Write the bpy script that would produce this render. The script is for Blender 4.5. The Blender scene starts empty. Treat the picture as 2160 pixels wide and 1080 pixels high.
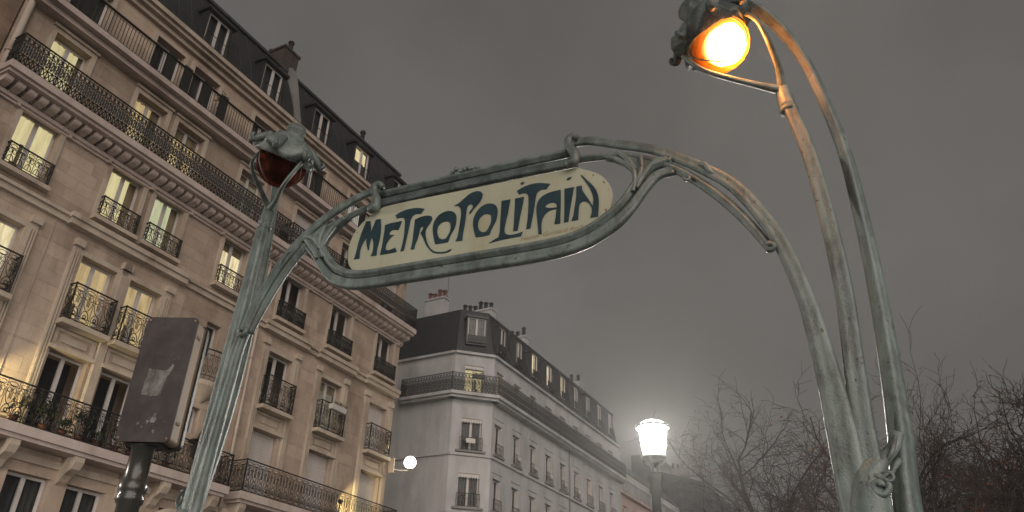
import bpy, bmesh, math, random
from mathutils import Vector, Matrix

SC = bpy.context.scene
COL = SC.collection
R = math.radians
PI = math.pi

# ------------------------------------------------------------------ camera, sky, light, exposure
F_PX, PITCH, ROLL, EYE = 1650.0, R(29.6), R(1.9), 1.6
fw = Vector((0, math.cos(PITCH), math.sin(PITCH)))
_r0 = Vector((1, 0, 0)); _u0 = _r0.cross(fw)
rt = math.cos(ROLL) * _r0 + math.sin(ROLL) * _u0
up = rt.cross(fw)
cam_data = bpy.data.cameras.new('camera')
cam = bpy.data.objects.new('camera', cam_data); COL.objects.link(cam)
cam_data.sensor_width = 36.0; cam_data.lens = 36.0 * F_PX / 2160.0
cam_data.clip_start = 0.05; cam_data.clip_end = 2000
M = Matrix.Identity(4)
for i in range(3):
    M[i][0] = rt[i]; M[i][1] = up[i]; M[i][2] = -fw[i]
M[2][3] = EYE
cam.matrix_world = M
SC.camera = cam

STREET = R(61.4)                       # street axis: local x runs down the street, local y into the houses
dS = Vector((math.cos(STREET), math.sin(STREET), 0)); nS = Vector((-math.sin(STREET), math.cos(STREET), 0))
def street(s, D, z=0.0): return dS * s + nS * D + Vector((0, 0, z))

HAZE = 0.0019                           # mist density per metre
world = bpy.data.worlds.new('World'); SC.world = world; world.use_nodes = True
wn = world.node_tree; wn.nodes.clear()
w_out = wn.nodes.new('ShaderNodeOutputWorld'); w_bg = wn.nodes.new('ShaderNodeBackground')
w_tc = wn.nodes.new('ShaderNodeTexCoord'); w_no = wn.nodes.new('ShaderNodeTexNoise'); w_cr = wn.nodes.new('ShaderNodeValToRGB')
w_no.inputs['Scale'].default_value = 1.8; w_no.inputs['Detail'].default_value = 5
w_cr.color_ramp.elements[0].position = 0.3; w_cr.color_ramp.elements[0].color = (0.088, 0.084, 0.077, 1)
w_cr.color_ramp.elements[1].position = 0.7; w_cr.color_ramp.elements[1].color = (0.152, 0.145, 0.135, 1)
wn.links.new(w_tc.outputs['Generated'], w_no.inputs['Vector']); wn.links.new(w_no.outputs['Fac'], w_cr.inputs['Fac'])
wn.links.new(w_cr.outputs['Color'], w_bg.inputs['Color']); wn.links.new(w_bg.outputs['Background'], w_out.inputs['Surface'])
w_bg.inputs['Strength'].default_value = 1.0          # low cloud lit by the city at night

sun_d = bpy.data.lights.new('sun', 'SUN'); sun = bpy.data.objects.new('sun', sun_d); COL.objects.link(sun)
sun_d.energy = 2.5; sun_d.angle = R(60); sun_d.color = (1.0, 0.89, 0.80)
_tr = (nS * 0.62 + dS * 0.68 + Vector((0, 0, -0.26))).normalized()
sun.rotation_euler = _tr.to_track_quat('-Z', 'Y').to_euler(); sun.location = (0, -20, 30)

SC.view_settings.view_transform = 'Standard'; SC.view_settings.look = 'None'
SC.view_settings.exposure = 0.0; SC.view_settings.gamma = 1.0; SC.view_settings.use_curve_mapping = False
SC.cycles.use_denoising = True; SC.cycles.max_bounces = 8; SC.cycles.transparent_max_bounces = 16
SC.cycles.volume_bounces = 0; SC.cycles.caustics_reflective = False; SC.cycles.caustics_refractive = False
SC.cycles.sample_clamp_indirect = 4.0

# ------------------------------------------------------------------ materials
MATS = {}
def nodes_of(name):
    m = bpy.data.materials.new(name); m.use_nodes = True
    nt = m.node_tree; b = nt.nodes['Principled BSDF']
    MATS[name] = m
    return m, nt, b
def surf(name, dark, light, rough=0.8, scale=2.0, stretch=(1, 1, 1), metal=0.0, bump=0.0, bscale=40.0, grime=None, gscale=0.5, gpos=(0.5, 0.72), vary=0.0, spec=0.3, lo=0.35, hi=0.65, spots=None):
    """noise-mixed surface: two base colours, optional grime, per-object tint, fine relief"""
    m, nt, b = nodes_of(name); N = nt.nodes.new; L = nt.links.new
    tc = N('ShaderNodeTexCoord'); mp = N('ShaderNodeMapping'); mp.inputs['Scale'].default_value = stretch
    geo = N('ShaderNodeNewGeometry')
    L(geo.outputs['Position'], mp.inputs['Vector'])
    no = N('ShaderNodeTexNoise'); no.inputs['Scale'].default_value = scale; no.inputs['Detail'].default_value = 6; no.inputs['Roughness'].default_value = 0.6
    L(mp.outputs['Vector'], no.inputs['Vector'])
    cr = N('ShaderNodeValToRGB'); cr.color_ramp.elements[0].position = lo; cr.color_ramp.elements[1].position = hi
    cr.color_ramp.elements[0].color = (*dark, 1); cr.color_ramp.elements[1].color = (*light, 1)
    L(no.outputs['Fac'], cr.inputs['Fac']); col = cr.outputs['Color']
    if grime:
        g = N('ShaderNodeTexNoise'); g.inputs['Scale'].default_value = gscale; g.inputs['Detail'].default_value = 8; g.inputs['Roughness'].default_value = 0.7
        gm = N('ShaderNodeMapping'); gm.inputs['Scale'].default_value = (1.0, 1.0, 0.45); L(geo.outputs['Position'], gm.inputs['Vector']); L(gm.outputs['Vector'], g.inputs['Vector'])
        gr = N('ShaderNodeValToRGB'); gr.color_ramp.elements[0].position = gpos[0]; gr.color_ramp.elements[1].position = gpos[1]
        gr.color_ramp.elements[0].color = (0, 0, 0, 1); gr.color_ramp.elements[1].color = (1, 1, 1, 1)
        L(g.outputs['Fac'], gr.inputs['Fac'])
        mx = N('ShaderNodeMixRGB'); mx.inputs['Color2'].default_value = (*grime, 1); L(gr.outputs['Color'], mx.inputs['Fac']); L(col, mx.inputs['Color1']); col = mx.outputs['Color']
    if spots:        # flaked paint and rust specks
        g = N('ShaderNodeTexNoise'); g.inputs['Scale'].default_value = spots[1]; g.inputs['Detail'].default_value = 5; g.inputs['Roughness'].default_value = 0.65; L(geo.outputs['Position'], g.inputs['Vector'])
        gr = N('ShaderNodeValToRGB'); gr.color_ramp.elements[0].position = spots[2]; gr.color_ramp.elements[1].position = spots[2] + 0.05; gr.color_ramp.elements[0].color = (0, 0, 0, 1); gr.color_ramp.elements[1].color = (1, 1, 1, 1)
        L(g.outputs['Fac'], gr.inputs['Fac']); mx = N('ShaderNodeMixRGB'); mx.inputs['Color2'].default_value = (*spots[0], 1); L(gr.outputs['Color'], mx.inputs['Fac']); L(col, mx.inputs['Color1']); col = mx.outputs['Color']
    if vary:
        oi = N('ShaderNodeObjectInfo'); mr = N('ShaderNodeMapRange'); mr.inputs['To Min'].default_value = 1 - vary; mr.inputs['To Max'].default_value = 1 + vary
        L(oi.outputs['Random'], mr.inputs['Value']); mm = N('ShaderNodeVectorMath'); mm.operation = 'SCALE'; L(col, mm.inputs[0]); L(mr.outputs['Result'], mm.inputs['Scale']); col = mm.outputs['Vector']
    L(col, b.inputs['Base Color']); b.inputs['Roughness'].default_value = rough; b.inputs['Metallic'].default_value = metal
    b.inputs['Specular IOR Level'].default_value = spec
    if bump:
        bn = N('ShaderNodeTexNoise'); bn.inputs['Scale'].default_value = bscale; bn.inputs['Detail'].default_value = 4; L(geo.outputs['Position'], bn.inputs['Vector'])
        bp = N('ShaderNodeBump'); bp.inputs['Strength'].default_value = bump; bp.inputs['Distance'].default_value = 0.02; L(bn.outputs['Fac'], bp.inputs['Height']); L(bp.outputs['Normal'], b.inputs['Normal'])
    return m
surf('stone', (0.35, 0.270, 0.212), (0.445, 0.350, 0.278), 0.85, 1.2, (1, 1, 0.6), bump=0.25, bscale=25, grime=(0.19, 0.145, 0.108), gscale=0.55, gpos=(0.46, 0.74), vary=0.11)
surf('stone_trim', (0.38, 0.315, 0.255), (0.47, 0.395, 0.32), 0.85, 2.0, (1, 1, 0.5), bump=0.25, bscale=30, grime=(0.20, 0.15, 0.115), gscale=0.8)
surf('stone_pink', (0.42, 0.345, 0.315), (0.50, 0.415, 0.38), 0.85, 2.0, (1, 1, 0.5), bump=0.25, bscale=30, grime=(0.27, 0.21, 0.18), gscale=0.7)
surf('stone_brown', (0.20, 0.135, 0.095), (0.27, 0.19, 0.135), 0.9, 1.5, bump=0.3, bscale=20, grime=(0.11, 0.08, 0.06), gscale=0.5)
surf('plaster', (0.375, 0.370, 0.372), (0.46, 0.455, 0.458), 0.9, 1.6, (1, 1, 0.16), bump=0.12, bscale=20, grime=(0.26, 0.25, 0.245), gscale=0.7, gpos=(0.48, 0.75))
surf('plaster_far', (0.40, 0.29, 0.25), (0.46, 0.34, 0.29), 0.9, 0.7, (1, 1, 0.4), grime=(0.30, 0.22, 0.19), gscale=0.3)
surf('wall_grey', (0.16, 0.155, 0.15), (0.21, 0.205, 0.20), 0.9, 0.5)
surf('slate', (0.013, 0.013, 0.014), (0.028, 0.028, 0.029), 0.55, 3.0, (1, 1, 3), bump=0.4, bscale=14, spec=0.4)
surf('zinc', (0.030, 0.031, 0.034), (0.052, 0.053, 0.056), 0.5, 1.2, bump=0.15, bscale=10, spec=0.4)
surf('iron', (0.008, 0.008, 0.008), (0.020, 0.018, 0.016), 0.5, 8.0, spec=0.4)
surf('iron_green', (0.020, 0.024, 0.022), (0.045, 0.052, 0.046), 0.45, 5.0, spec=0.5)
surf('white_frame', (0.46, 0.43, 0.41), (0.55, 0.52, 0.50), 0.5, 3.0)
surf('blind', (0.42, 0.385, 0.36), (0.50, 0.455, 0.43), 0.6, 1.5, (1, 1, 0.2))
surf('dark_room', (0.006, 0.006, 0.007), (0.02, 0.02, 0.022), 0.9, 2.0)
surf('drape_dim', (0.015, 0.015, 0.017), (0.055, 0.054, 0.056), 0.9, 4.0, (1, 1, 0.15))
surf('drape_warm', (0.16, 0.12, 0.075), (0.30, 0.235, 0.15), 0.9, 5.0, (1, 1, 0.15))
surf('pipe', (0.36, 0.30, 0.255), (0.44, 0.375, 0.32), 0.55, 3.0, (1, 1, 0.3), grime=(0.2, 0.16, 0.13), gscale=2)
surf('terracotta', (0.085, 0.032, 0.024), (0.15, 0.055, 0.040), 0.8, 4.0)
surf('brick_sooty', (0.035, 0.028, 0.025), (0.075, 0.058, 0.050), 0.9, 6.0)
surf('chimney_pot', (0.015, 0.012, 0.011), (0.035, 0.026, 0.023), 0.8, 4.0)
surf('bronze', (0.108, 0.146, 0.140), (0.190, 0.232, 0.215), 0.42, 14.0, (1, 1, 0.12), bump=0.2, bscale=110, grime=(0.060, 0.072, 0.066), gscale=11.0, gpos=(0.44, 0.66), spec=0.55, spots=((0.040, 0.030, 0.022), 26.0, 0.63))
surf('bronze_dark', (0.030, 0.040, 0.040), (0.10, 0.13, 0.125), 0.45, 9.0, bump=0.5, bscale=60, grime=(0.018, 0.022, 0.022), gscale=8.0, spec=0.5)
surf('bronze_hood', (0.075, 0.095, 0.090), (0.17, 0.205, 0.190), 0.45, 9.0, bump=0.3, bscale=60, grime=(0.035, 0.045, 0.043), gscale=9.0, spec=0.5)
surf('enamel', (0.345, 0.350, 0.262), (0.405, 0.410, 0.315), 0.35, 1.4, bump=0.06, bscale=12, grime=(0.33, 0.29, 0.19), gscale=3.2, spec=0.5, spots=((0.24, 0.17, 0.09), 14.0, 0.70))
surf('letter_ink', (0.008, 0.024, 0.034), (0.018, 0.044, 0.058), 0.35, 9.0, spec=0.5)
surf('rust_ink', (0.16, 0.075, 0.03), (0.26, 0.13, 0.05), 0.7, 40.0)
surf('panel_back', (0.055, 0.047, 0.047), (0.080, 0.070, 0.070), 0.7, 12.0, grime=(0.045, 0.038, 0.040), gscale=6.0)
surf('panel_side', (0.26, 0.195, 0.135), (0.34, 0.26, 0.18), 0.6, 4.0, (1, 1, 0.3), grime=(0.16, 0.12, 0.085), gscale=4)
surf('paper', (0.17, 0.165, 0.16), (0.29, 0.28, 0.275), 0.9, 26.0, grime=(0.10, 0.09, 0.09), gscale=16, gpos=(0.42, 0.6))
surf('post_paint', (0.022, 0.023, 0.021), (0.060, 0.058, 0.052), 0.28, 6.0, (1, 1, 0.2), spec=0.6)
surf('bark', (0.025, 0.021, 0.019), (0.055, 0.046, 0.040), 0.95, 6.0)
surf('twig', (0.026, 0.019, 0.017), (0.052, 0.038, 0.034), 0.95, 3.0)
surf('dry_leaf', (0.085, 0.030, 0.016), (0.17, 0.070, 0.035), 0.9, 3.0)  # dead-leaf russet, its red also standing in for a glow behind the mast
surf('leaf', (0.020, 0.032, 0.014), (0.055, 0.075, 0.028), 0.7, 5.0)
surf('leaf_dark', (0.012, 0.016, 0.010), (0.03, 0.036, 0.022), 0.7, 5.0)
surf('cloth_dark', (0.012, 0.013, 0.013), (0.026, 0.027, 0.027), 0.9, 8.0)
surf('asphalt', (0.035, 0.035, 0.036), (0.060, 0.060, 0.060), 0.75, 8.0, bump=0.3, bscale=120)
surf('paving', (0.16, 0.155, 0.15), (0.24, 0.235, 0.225), 0.8, 3.0, bump=0.2, bscale=40)
surf('granite', (0.22, 0.215, 0.21), (0.32, 0.31, 0.30), 0.7, 20.0)
surf('paint_white', (0.6, 0.6, 0.58), (0.75, 0.75, 0.72), 0.6, 10.0)

def emit(name, colour, strength, dark=None, scale=3.0, stretch=(1, 1, 1)):
    m = bpy.data.materials.new(name); m.use_nodes = True; nt = m.node_tree; nt.nodes.clear(); N = nt.nodes.new; L = nt.links.new
    o = N('ShaderNodeOutputMaterial'); e = N('ShaderNodeEmission'); e.inputs['Strength'].default_value = strength; e.inputs['Color'].default_value = (*colour, 1)
    if dark:
        geo = N('ShaderNodeNewGeometry'); mp = N('ShaderNodeMapping'); mp.inputs['Scale'].default_value = stretch; no = N('ShaderNodeTexNoise'); no.inputs['Scale'].default_value = scale; no.inputs['Detail'].default_value = 5; no.inputs['Roughness'].default_value = 0.65
        cr = N('ShaderNodeValToRGB'); cr.color_ramp.elements[0].position = 0.35; cr.color_ramp.elements[1].position = 0.6
        cr.color_ramp.elements[0].color = (*dark, 1); cr.color_ramp.elements[1].color = (*colour, 1)
        L(geo.outputs['Position'], mp.inputs['Vector']); L(mp.outputs['Vector'], no.inputs['Vector']); L(no.outputs['Fac'], cr.inputs['Fac']); L(cr.outputs['Color'], e.inputs['Color'])
    if dark:
        oi = N('ShaderNodeObjectInfo'); mr = N('ShaderNodeMapRange'); mr.inputs['To Min'].default_value = strength * 0.78; mr.inputs['To Max'].default_value = strength * 1.18; L(oi.outputs['Random'], mr.inputs['Value']); L(mr.outputs['Result'], e.inputs['Strength'])
    L(e.outputs['Emission'], o.inputs['Surface']); MATS[name] = m
    return m
emit('lit_yellow', (0.86, 0.74, 0.40), 0.98, (0.64, 0.53, 0.27), 3.5, (1.6, 1.6, 0.22))
emit('lit_amber', (0.84, 0.62, 0.32), 0.78, (0.50, 0.35, 0.17), 3.5, (1.6, 1.6, 0.22))
emit('lit_cream', (1.0, 0.86, 0.54), 1.25, (0.55, 0.40, 0.18), 4.0, (1.6, 1.6, 0.2))
emit('lit_green', (0.78, 0.78, 0.50), 0.95, (0.56, 0.57, 0.33), 3.5, (1.6, 1.6, 0.22))
emit('lit_orange', (0.90, 0.36, 0.20), 0.62, (0.62, 0.24, 0.13), 2.0)
emit('lit_dull', (0.62, 0.52, 0.36), 0.30, (0.35, 0.30, 0.22), 2.0)
emit('lit_white', (0.95, 0.90, 0.80), 0.75, (0.7, 0.66, 0.55), 2.0)
emit('lamp_white', (1.0, 0.97, 0.90), 26.0)
emit('lamp_core', (1.0, 0.98, 0.92), 9.0)
emit('lamp_warm', (1.0, 0.88, 0.62), 34.0)
PO = Vector((-0.1968, 3.9141, 0.0)); PR = math.atan2(-0.39875, 0.91706)     # metro portico: place and turn
bm_ = emit('bulb_amber', (1.0, 0.80, 0.50), 1.0)
_nt = bm_.node_tree; _e = [n for n in _nt.nodes if n.type == 'EMISSION'][0]; _g = _nt.nodes.new('ShaderNodeNewGeometry')
_d = _nt.nodes.new('ShaderNodeVectorMath'); _d.operation = 'DISTANCE'; _d.inputs[1].default_value = PO + Matrix.Rotation(PR, 3, 'Z') @ Vector((1.590, -0.285, 4.635))
_m = _nt.nodes.new('ShaderNodeMapRange'); _m.interpolation_type = 'SMOOTHSTEP'; _m.inputs['From Min'].default_value = 0.03; _m.inputs['From Max'].default_value = 0.175; _m.inputs['To Min'].default_value = 420.0; _m.inputs['To Max'].default_value = 2.4
_nt.links.new(_g.outputs['Position'], _d.inputs[0]); _nt.links.new(_d.outputs['Value'], _m.inputs['Value']); _nt.links.new(_m.outputs['Result'], _e.inputs['Strength'])   # frosted bulb with a hot spot
emit('screen_glow', (0.95, 0.95, 0.85), 0.9, (0.05, 0.05, 0.05), 14.0)

def glass(name, tint=(1, 1, 1), gloss=0.25, rough=0.03, trans=None, blur=0.0):
    """thin pane: tinted see-through plus a mirror coat that grows at grazing angles, optional frosting"""
    m = bpy.data.materials.new(name); m.use_nodes = True; nt = m.node_tree; nt.nodes.clear(); N = nt.nodes.new; L = nt.links.new
    o = N('ShaderNodeOutputMaterial'); t = N('ShaderNodeBsdfTransparent'); t.inputs['Color'].default_value = (*tint, 1)
    g = N('ShaderNodeBsdfGlossy'); g.inputs['Roughness'].default_value = rough;
    a = N('ShaderNodeMath'); a.operation = 'MULTIPLY_ADD'; a.inputs[1].default_value = 1.0; a.inputs[2].default_value = gloss; a.use_clamp = True
    geo = N('ShaderNodeNewGeometry'); fr_ = N('ShaderNodeMath'); fr_.operation = 'SUBTRACT'; fr_.inputs[0].default_value = 1.0; L(geo.outputs['Backfacing'], fr_.inputs[1])
    lw = N('ShaderNodeLayerWeight'); lw.inputs['Blend'].default_value = 0.25; L(lw.outputs['Fresnel'], a.inputs[0])
    a2 = N('ShaderNodeMath'); a2.operation = 'MULTIPLY'; L(a.outputs['Value'], a2.inputs[0]); fr_.inputs[0].default_value = 1.0; L(fr_.outputs['Value'], a2.inputs[1]); a = a2
    base = t.outputs['BSDF']
    if blur:      # part of the glass is obscured and smears what glows behind it
        rf_ = N('ShaderNodeBsdfRefraction'); rf_.inputs['Color'].default_value = (*tint, 1); rf_.inputs['Roughness'].default_value = 0.55; rf_.inputs['IOR'].default_value = 1.06
        mxb = N('ShaderNodeMixShader'); mxb.inputs['Fac'].default_value = blur; L(base, mxb.inputs[1]); L(rf_.outputs['BSDF'], mxb.inputs[2]); base = mxb.outputs['Shader']
    if trans:
        tl = N('ShaderNodeBsdfTranslucent'); tl.inputs['Color'].default_value = (*trans[0], 1); mx0 = N('ShaderNodeMixShader'); mx0.inputs['Fac'].default_value = trans[1]
        L(base, mx0.inputs[1]); L(tl.outputs['BSDF'], mx0.inputs[2]); base = mx0.outputs['Shader']
    mx = N('ShaderNodeMixShader'); L(a.outputs['Value'], mx.inputs['Fac']); L(base, mx.inputs[1]); L(g.outputs['BSDF'], mx.inputs[2]); L(mx.outputs['Shader'], o.inputs['Surface'])
    MATS[name] = m
    return m
glass('pane', (0.92, 0.93, 0.92), 0.0, 0.12)
glass('pane_old', (0.85, 0.86, 0.85), 0.02, 0.15)
glass('lantern_glass', (0.95, 0.95, 0.95), 0.02, 0.1, ((0.30, 0.30, 0.32), 0.06))
glass('amber_glass', (1.0, 0.40, 0.14), 0.02, 0.06, ((0.105, 0.018, 0.0012), 0.45), blur=0.5)
glass('amber_unlit', (0.55, 0.27, 0.22), 0.22, 0.05, ((0.26, 0.11, 0.095), 0.25))

# ------------------------------------------------------------------ mesh helpers
class MB:
    def __init__(s): s.v = []; s.f = []
    def box(s, x0, x1, y0, y1, z0, z1):
        b = len(s.v)
        s.v += [(x0, y0, z0), (x1, y0, z0), (x1, y1, z0), (x0, y1, z0), (x0, y0, z1), (x1, y0, z1), (x1, y1, z1), (x0, y1, z1)]
        s.f += [tuple(b + i for i in q) for q in ((0, 3, 2, 1), (4, 5, 6, 7), (0, 1, 5, 4), (1, 2, 6, 5), (2, 3, 7, 6), (3, 0, 4, 7))]
        return s
    def quad(s, *p):
        b = len(s.v); s.v += [tuple(q) for q in p]; s.f.append(tuple(range(b, b + len(p)))); return s
    def prism_xz(s, poly, y0, y1):
        """polygon given in x,z, thickened along y"""
        b = len(s.v); n = len(poly)
        s.v += [(x, y0, z) for x, z in poly] + [(x, y1, z) for x, z in poly]
        s.f.append(tuple(range(b, b + n))); s.f.append(tuple(range(b + 2 * n - 1, b + n - 1, -1)))
        for i in range(n):
            j = (i + 1) % n; s.f.append((b + j, b + i, b + n + i, b + n + j))
        return s
    def prism_yz(s, poly, x0, x1):
        b = len(s.v); n = len(poly)
        s.v += [(x0, y, z) for y, z in poly] + [(x1, y, z) for y, z in poly]
        s.f.append(tuple(range(b, b + n))); s.f.append(tuple(range(b + 2 * n - 1, b + n - 1, -1)))
        for i in range(n):
            j = (i + 1) % n; s.f.append((b + j, b + i, b + n + i, b + n + j))
        return s
    def tube(s, pts, rad, n=6, closed=False, front=None, prof=None, cap=True, flat=1.0):
        """sweep a ring along pts; front keeps the profile's 0-angle towards that side"""
        P = [Vector(p) for p in pts]; k = len(P)
        if not hasattr(rad, '__len__'): rad = [rad] * k
        ref = Vector(front) if front else None; b = len(s.v); prevN = None
        for i in range(k):
            if closed: t = (P[(i + 1) % k] - P[i - 1])
            else: t = (P[min(i + 1, k - 1)] - P[max(i - 1, 0)])
            if t.length < 1e-9: t = Vector((0, 0, 1))
            t.normalize()
            if ref is not None: nn = ref - t * ref.dot(t)
            elif prevN is not None: nn = prevN - t * prevN.dot(t)
            else:
                a = Vector((0, 0, 1)) if abs(t.z) < 0.9 else Vector((1, 0, 0)); nn = a - t * a.dot(t)
            if nn.length < 1e-6: nn = prevN if prevN is not None else Vector((1, 0, 0)).cross(t)
            nn.normalize(); prevN = nn; bb = t.cross(nn)
            for j in range(n):
                a = 2 * PI * j / n; r = rad[i] * (prof[j] if prof else 1.0)
                q = P[i] + nn * (math.cos(a) * r * flat) + bb * (math.sin(a) * r)
                s.v.append(tuple(q))
        m = k if closed else k - 1
        for i in range(m):
            i2 = (i + 1) % k
            for j in range(n):
                j2 = (j + 1) % n
                s.f.append((b + i * n + j, b + i * n + j2, b + i2 * n + j2, b + i2 * n + j))
        if cap and not closed:
            s.f.append(tuple(b + j for j in reversed(range(n)))); s.f.append(tuple(b + (k - 1) * n + j for j in range(n)))
        return s
    def lathe(s, prof, n=16, c=(0, 0, 0), axis=None, wob=None):
        """prof: (radius, height); axis: direction of height; wob(angle, i) scales the radius"""
        A = Vector(axis).normalized() if axis else Vector((0, 0, 1)); c = Vector(c)
        e1 = Vector((1, 0, 0)) - A * A.x
        if e1.length < 0.1: e1 = Vector((0, 1, 0)) - A * A.y
        e1.normalize(); e2 = A.cross(e1); b = len(s.v); k = len(prof)
        for i, (r, h) in enumerate(prof):
            for j in range(n):
                a = 2 * PI * j / n; q = r; hh = h
                if wob:
                    w = wob(a, i)
                    if isinstance(w, tuple): q = r * w[0]; hh = h + w[1]
                    else: q = r * w
                s.v.append(tuple(c + A * hh + e1 * (math.cos(a) * q) + e2 * (math.sin(a) * q)))
        for i in range(k - 1):
            for j in range(n):
                j2 = (j + 1) % n; s.f.append((b + i * n + j, b + i * n + j2, b + (i + 1) * n + j2, b + (i + 1) * n + j))
        s.f.append(tuple(b + j for j in reversed(range(n)))); s.f.append(tuple(b + (k - 1) * n + j for j in range(n)))
        return s
    def mesh(s, name, mat, smooth=False):
        me = bpy.data.meshes.new(name); me.from_pydata([tuple(v) for v in s.v], [], s.f); me.update()
        if smooth:
            me.polygons.foreach_set('use_smooth', [True] * len(me.polygons))
        me.materials.append(MATS[mat]); return me
    def build(s, name, mat, parent=None, loc=(0, 0, 0), rotz=0.0, smooth=False):
        return place(name, s.mesh(name, mat, smooth), parent, loc, rotz)
def place(name, me, parent=None, loc=(0, 0, 0), rotz=0.0, scale=None):
    o = bpy.data.objects.new(name, me); COL.objects.link(o); o.location = loc; o.rotation_euler = (0, 0, rotz)
    if scale: o.scale = scale
    if parent:
        o.parent = parent
        if XF and 'category' in parent.keys():      # a facade that stands at an angle to its house
            o.location = XF[0] + Matrix.Rotation(XF[1], 3, 'Z') @ Vector(loc); o.rotation_euler = (0, 0, rotz + XF[1])
    return o
XF = None
def tag(o, label, cat, group=None):
    o['label'] = label; o['category'] = cat
    if group: o['group'] = group
    return o
def thing(name, label, cat, loc=(0, 0, 0), rotz=0.0, group=None):
    o = bpy.data.objects.new(name, None); COL.objects.link(o); o.location = loc; o.rotation_euler = (0, 0, rotz); o.empty_display_size = 0.3
    return tag(o, label, cat, group)
def struct(o): o['kind'] = 'structure'; return o
def stuff(o): o['kind'] = 'stuff'; return o
def copy_tree(o, parent=None):
    c = o.copy(); COL.objects.link(c); c.parent = parent
    for ch in list(o.children): copy_tree(ch, c)
    return c
def cat_rom(pts, sub=6):
    P = [Vector(p) for p in pts]; out = []
    for i in range(len(P) - 1):
        p0 = P[max(i - 1, 0)]; p1 = P[i]; p2 = P[i + 1]; p3 = P[min(i + 2, len(P) - 1)]
        for k in range(sub):
            t = k / sub
            out.append(0.5 * ((2 * p1) + (p2 - p0) * t + (2 * p0 - 5 * p1 + 4 * p2 - p3) * t * t + (3 * p1 - p0 - 3 * p2 + p3) * t ** 3))
    out.append(P[-1]); return out
def lerp_list(vals, n):
    out = []
    for i in range(n):
        t = i / (n - 1) * (len(vals) - 1); k = min(int(t), len(vals) - 2); out.append(vals[k] + (vals[k + 1] - vals[k]) * (t - k))
    return out
def ring(cx, cz, rx, rz, n=10, a0=0.0, a1=2 * PI):
    return [(cx + rx * math.cos(a0 + (a1 - a0) * i / n), 0.0, cz + rz * math.sin(a0 + (a1 - a0) * i / n)) for i in range(n + (0 if abs(a1 - a0 - 2 * PI) < 1e-6 else 1))]
# ------------------------------------------------------------------ facade kit (local x along the wall, -y towards the street)
CACHE = {}
def panel_mesh(kind, p, h):
    key = (kind, round(p, 3), round(h, 3))
    if key in CACHE: return CACHE[key]
    m = MB(); r = 0.011; n = 3
    def ln(*pts, rr=r): m.tube([(x, 0, z) for x, z in pts], rr, n, cap=False)
    def rg(cx, cz, rx, rz, k=10, rr=r): m.tube(ring(cx, cz, rx, rz, k), rr, n, closed=True)
    def arc(cx, cz, rx, rz, a0, a1, k=7, rr=r): m.tube(ring(cx, cz, rx, rz, k, a0, a1), rr, n, cap=False)
    if kind == 'lyre':
        rg(p / 2, 0.90 * h, 0.40 * p, 0.050 * h); rg(p / 2, 0.065 * h, 0.40 * p, 0.048 * h)
        ln((0, 0.83 * h), (p, 0.83 * h)); ln((0, 0.13 * h), (p, 0.13 * h))
        for sx in (-1, 1):
            rg(p / 2 + sx * 0.235 * p, 0.73 * h, 0.16 * p, 0.065 * h, 9)
            ln((p / 2 + sx * 0.40 * p, 0.72 * h), (p / 2 + sx * 0.38 * p, 0.55 * h), (p / 2 + sx * 0.22 * p, 0.42 * h), (p / 2 + sx * 0.06 * p, 0.36 * h))
            ln((p / 2 + sx * 0.12 * p, 0.66 * h), (p / 2 + sx * 0.10 * p, 0.48 * h))
        arc(p / 2, 0.13 * h, 0.37 * p, 0.22 * h, 0, PI, 8, 0.014)
        rg(p / 2, 0.19 * h, 0.15 * p, 0.045 * h, 8, 0.016); ln((p / 2, 0.83 * h), (p / 2, 0.5 * h))
        ln((0, 0), (0, h), rr=0.010)
    elif kind == 'dense':
        for zz in (0.74, 0.30): ln((0, zz * h), (p, zz * h), rr=0.018)
        ln((0, 0), (0, h), rr=0.018); ln((p / 2, 0), (p / 2, h), rr=0.016)
        for sx in (0.25, 0.75):
            rg(sx * p, 0.86 * h, 0.19 * p, 0.085 * h, 7, 0.019); arc(sx * p, 0.52 * h, 0.17 * p, 0.17 * h, -PI / 2, PI / 2, 6, 0.019); arc(sx * p, 0.52 * h, 0.17 * p, 0.17 * h, PI / 2, 3 * PI / 2, 6, 0.016)
            ln(((sx - .2) * p, 0.02 * h), (sx * p, 0.16 * h), ((sx + .2) * p, 0.29 * h), rr=0.019); ln(((sx + .2) * p, 0.02 * h), (sx * p, 0.16 * h), ((sx - .2) * p, 0.29 * h), rr=0.017)
            ln(((sx - .16) * p, 0.45 * h), ((sx + .16) * p, 0.60 * h), rr=0.018); ln((sx * p, 0.36 * h), (sx * p, 0.68 * h), rr=0.018)
    elif kind == 'bars':
        for k in range(3): ln((p * (k + 0.5) / 3, 0), (p * (k + 0.5) / 3, h), rr=0.012)
        ln((0, 0.9 * h), (p, 0.9 * h), rr=0.010)
    elif kind == 'guard':
        rg(p / 2, 0.85 * h, 0.36 * p, 0.085 * h, 9); rg(p * 0.28, 0.60 * h, 0.18 * p, 0.11 * h, 8); rg(p * 0.72, 0.60 * h, 0.18 * p, 0.11 * h, 8)
        arc(p / 2, 0.10 * h, 0.34 * p, 0.30 * h, 0, PI, 7, 0.013); ln((0, 0.74 * h), (p, 0.74 * h)); ln((0, 0.10 * h), (p, 0.10 * h)); ln((0, 0), (0, h)); ln((p / 2, 0.72 * h), (p / 2, 0.12 * h))
    elif kind == 'solid':
        ln((0, 0), (0, h)); m.box(0.01, p - 0.01, -0.006, 0.006, 0.06 * h, 0.92 * h)
    me = m.mesh('railing_panel', 'iron'); CACHE[key] = me
    return me
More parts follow.
